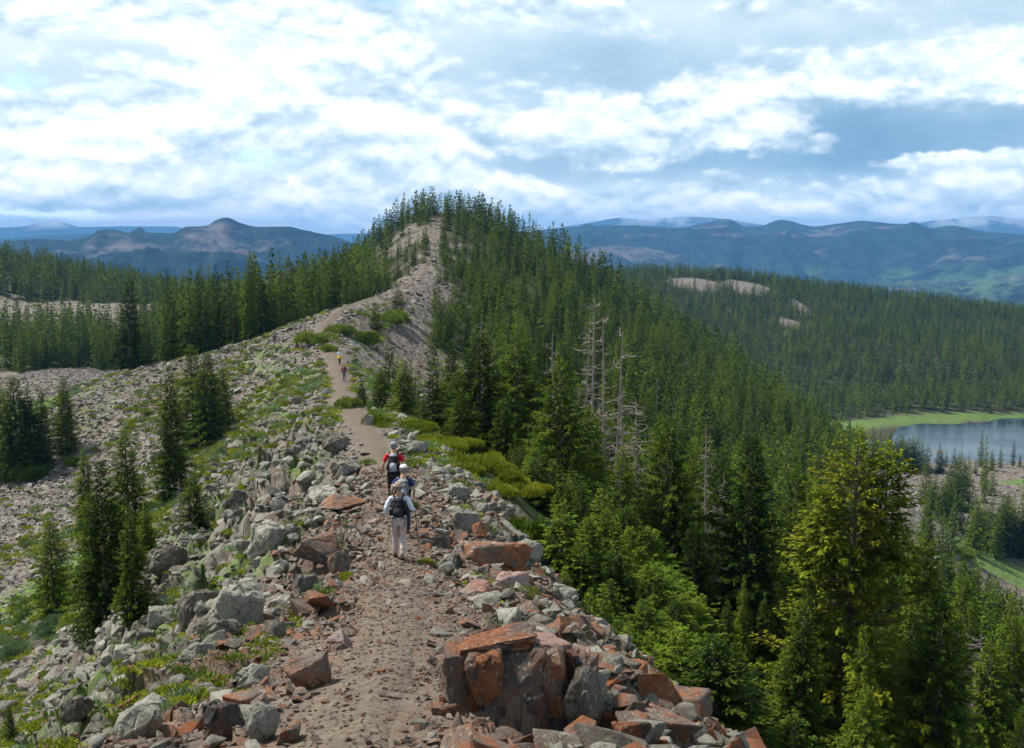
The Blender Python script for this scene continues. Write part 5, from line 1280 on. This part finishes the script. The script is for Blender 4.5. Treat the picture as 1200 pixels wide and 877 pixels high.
def backpack(p, H, yaw, label, J, body, pocket, strap, size=(.30, .17, .44)):
    root = bpy.data.objects.new('backpack', None); COL.objects.link(root); root.location = p; root.rotation_euler = (0, 0, yaw); s = H / 1.75; root.scale = (s, s, s)
    tag(root, label, 'backpack', 'backpacks of the hikers')
    y0 = J['chest'][1] - .115 - size[1] / 2; zc = 1.22
    simple('pack_body', lambda bm: block(bm, (0, y0, zc), size, .82), body, root, .05)
    simple('front_pocket', lambda bm: block(bm, (0, y0 - size[1] / 2 - .025, zc - .07), (size[0] * .7, .07, size[2] * .48), .9), pocket, root, .025)
    simple('lid', lambda bm: block(bm, (0, y0 - .01, zc + size[2] / 2 - .02), (size[0] * .78, size[1] * .9, .09), .85), pocket, root, .03)
    for sx in (-1, 1):
        simple('side_pocket', lambda bm: block(bm, (sx * (size[0] / 2 + .015), y0, zc - .10), (.05, .11, .17)), strap, root, .02)
        P_ = np.array([[sx * .09, y0 + .06, zc + .17], [sx * .11, J['chest'][1] - .02, 1.50], [sx * .13, J['chest'][1] + .12, 1.42], [sx * .14, J['chest'][1] + .14, 1.25], [sx * .16, J['chest'][1] + .03, 1.06], [sx * .12, y0 + .05, zc - .18]])
        V, F = tubes([(P_, np.full(6, .018))], 6); o = link('shoulder_strap', np_mesh('shoulder_strap', V, F, strap, smooth=True), root)
        Q_ = np.array([[sx * .13, y0, zc - .2], [sx * .15, y0 - .01, zc - .32], [sx * .14, y0 - .02, zc - .45]])
        V, F = tubes([(Q_, np.full(3, .009))], 5); link('loose_strap', np_mesh('loose_strap', V, F, strap, smooth=True), root)
BLK = cloth('black_nylon', (.018, .018, .02)); BOOT = cloth('dark_boots', (.03, .028, .03))
def stand(px, d):
    p = at_depth(px, d); p[2] = float(gz(p[0], p[1], True)[0]) + .01; return p
walk = dict(leg_l=((-.09, .16, .0), (-.09, .17, .50)), leg_r=((.08, -.20, .03), (.09, .05, .50)))
p = stand(468, 24.0); H = min(height_to(p, 567), 1.85)
A, JA = person(p, H, .05, 'hiker in a pale blue-white long-sleeved shirt and light trousers, last in line, holding a pole', dict(
    arm_l=((-.29, .02, 1.16), (-.27, .17, .97)), arm_r=((.30, -.02, 1.17), (.34, .20, 1.10)), lean=.10, brim=True, dark=BOOT,
    shirt=cloth('pale_blue_shirt', (.66, .73, .82)), tail=True, trousers=cloth('pale_khaki_trousers', (.52, .42, .40)), hat=cloth('tan_hat', (.33, .26, .21)), **walk))
backpack(p, H, .05, 'black backpack on the hiker in the pale blue-white shirt', JA, BLK, cloth('charcoal_nylon', (.035, .036, .04)), BLK, (.33, .18, .42))
def pole(p, H, yaw, a, b, label):
    V, F = pole_mesh(a, b); o = link('walking_pole', np_mesh('walking_pole', V, F, BLK, smooth=True)); s = H / 1.75; o.location = p; o.rotation_euler = (0, 0, yaw); o.scale = (s, s, s); tag(o, label, 'walking pole')
pole(p, H, .05, (.345, .27, 1.17), (.44, .32, -.02), 'black walking pole in the right hand of the hiker in the pale shirt')
p = stand(473, 26.3); H = min(height_to(p, 546), 1.8)
B_, JB = person(p, H, 0., 'hiker in a navy shirt and white cap, between the red-shirted and pale-shirted hikers', dict(
    arm_l=((-.28, .0, 1.17), (-.27, .13, .96)), arm_r=((.28, -.02, 1.17), (.25, .16, .99)), lean=.14, long=False, dark=BOOT,
    shirt=cloth('navy_shirt', (.02, .045, .14)), trousers=cloth('dark_trousers', (.03, .035, .06)), hat=cloth('white_cap', (.75, .75, .76)), leg_l=walk['leg_r'] and ((-.09, -.18, .03), (-.09, .05, .5)), leg_r=((.09, .15, 0), (.09, .17, .5))))
backpack(p, H, 0., 'grey backpack on the hiker in the navy shirt', JB, cloth('grey_nylon', (.20, .22, .25)), cloth('light_grey_nylon', (.36, .38, .42)), BLK, (.32, .18, .45))
p = stand(462, 30.0); H = min(height_to(p, 516), 1.88)
C_, JC = person(p, H, .05, 'hiker in a red shirt and grey cap, first of the three close together', dict(
    arm_l=((-.29, -.02, 1.16), (-.31, .06, .92)), arm_r=((.28, .0, 1.16), (.27, .15, .97)), lean=.10, long=False, dark=BOOT,
    shirt=cloth('red_shirt', (.55, .02, .025)), trousers=cloth('black_trousers', (.02, .02, .024)), hat=cloth('grey_cap', (.25, .28, .29)), leg_l=((-.09, -.18, .03), (-.09, .05, .5)), leg_r=((.09, .15, 0), (.09, .17, .5))))
backpack(p, H, .05, 'black and silver backpack on the red-shirted hiker', JC, BLK, cloth('silver_nylon', (.38, .40, .45)), BLK, (.28, .18, .50))
p = stand(403.5, 115); H = min(height_to(p, 426), 1.85)
D_, JD = person(p, H, .1, 'distant hiker in a maroon top with a dark pack, far along the trail', dict(
    arm_l=((-.29, .0, 1.16), (-.31, .1, .95)), arm_r=((.29, .0, 1.16), (.30, .12, .96)), lean=.08, dark=BOOT,
    shirt=cloth('maroon_top', (.16, .02, .05)), trousers=cloth('grey_blue_trousers', (.17, .19, .26)), hat=cloth('dull_red_cap', (.30, .08, .07)), **walk))
backpack(p, H, .1, 'maroon backpack on the distant hiker', JD, cloth('maroon_nylon', (.18, .02, .05)), cloth('wine_nylon', (.26, .04, .07)), BLK, (.28, .16, .42))
p = stand(398, 127); H = min(height_to(p, 409.5), 1.85)
person(p, H, -.1, 'farthest hiker in a white top with a bright yellow jacket round the waist', dict(
    arm_l=((-.29, .0, 1.16), (-.30, .1, .95)), arm_r=((.29, .0, 1.16), (.30, .12, .96)), lean=.05, dark=BOOT,
    shirt=cloth('white_top', (.75, .75, .78)), trousers=cloth('dark_grey_trousers', (.08, .08, .09)), hat=cloth('pale_cap', (.7, .7, .7)), wrap=cloth('yellow_jacket', (.80, .50, .01)), **walk))  # trousers are plain dark grey cloth
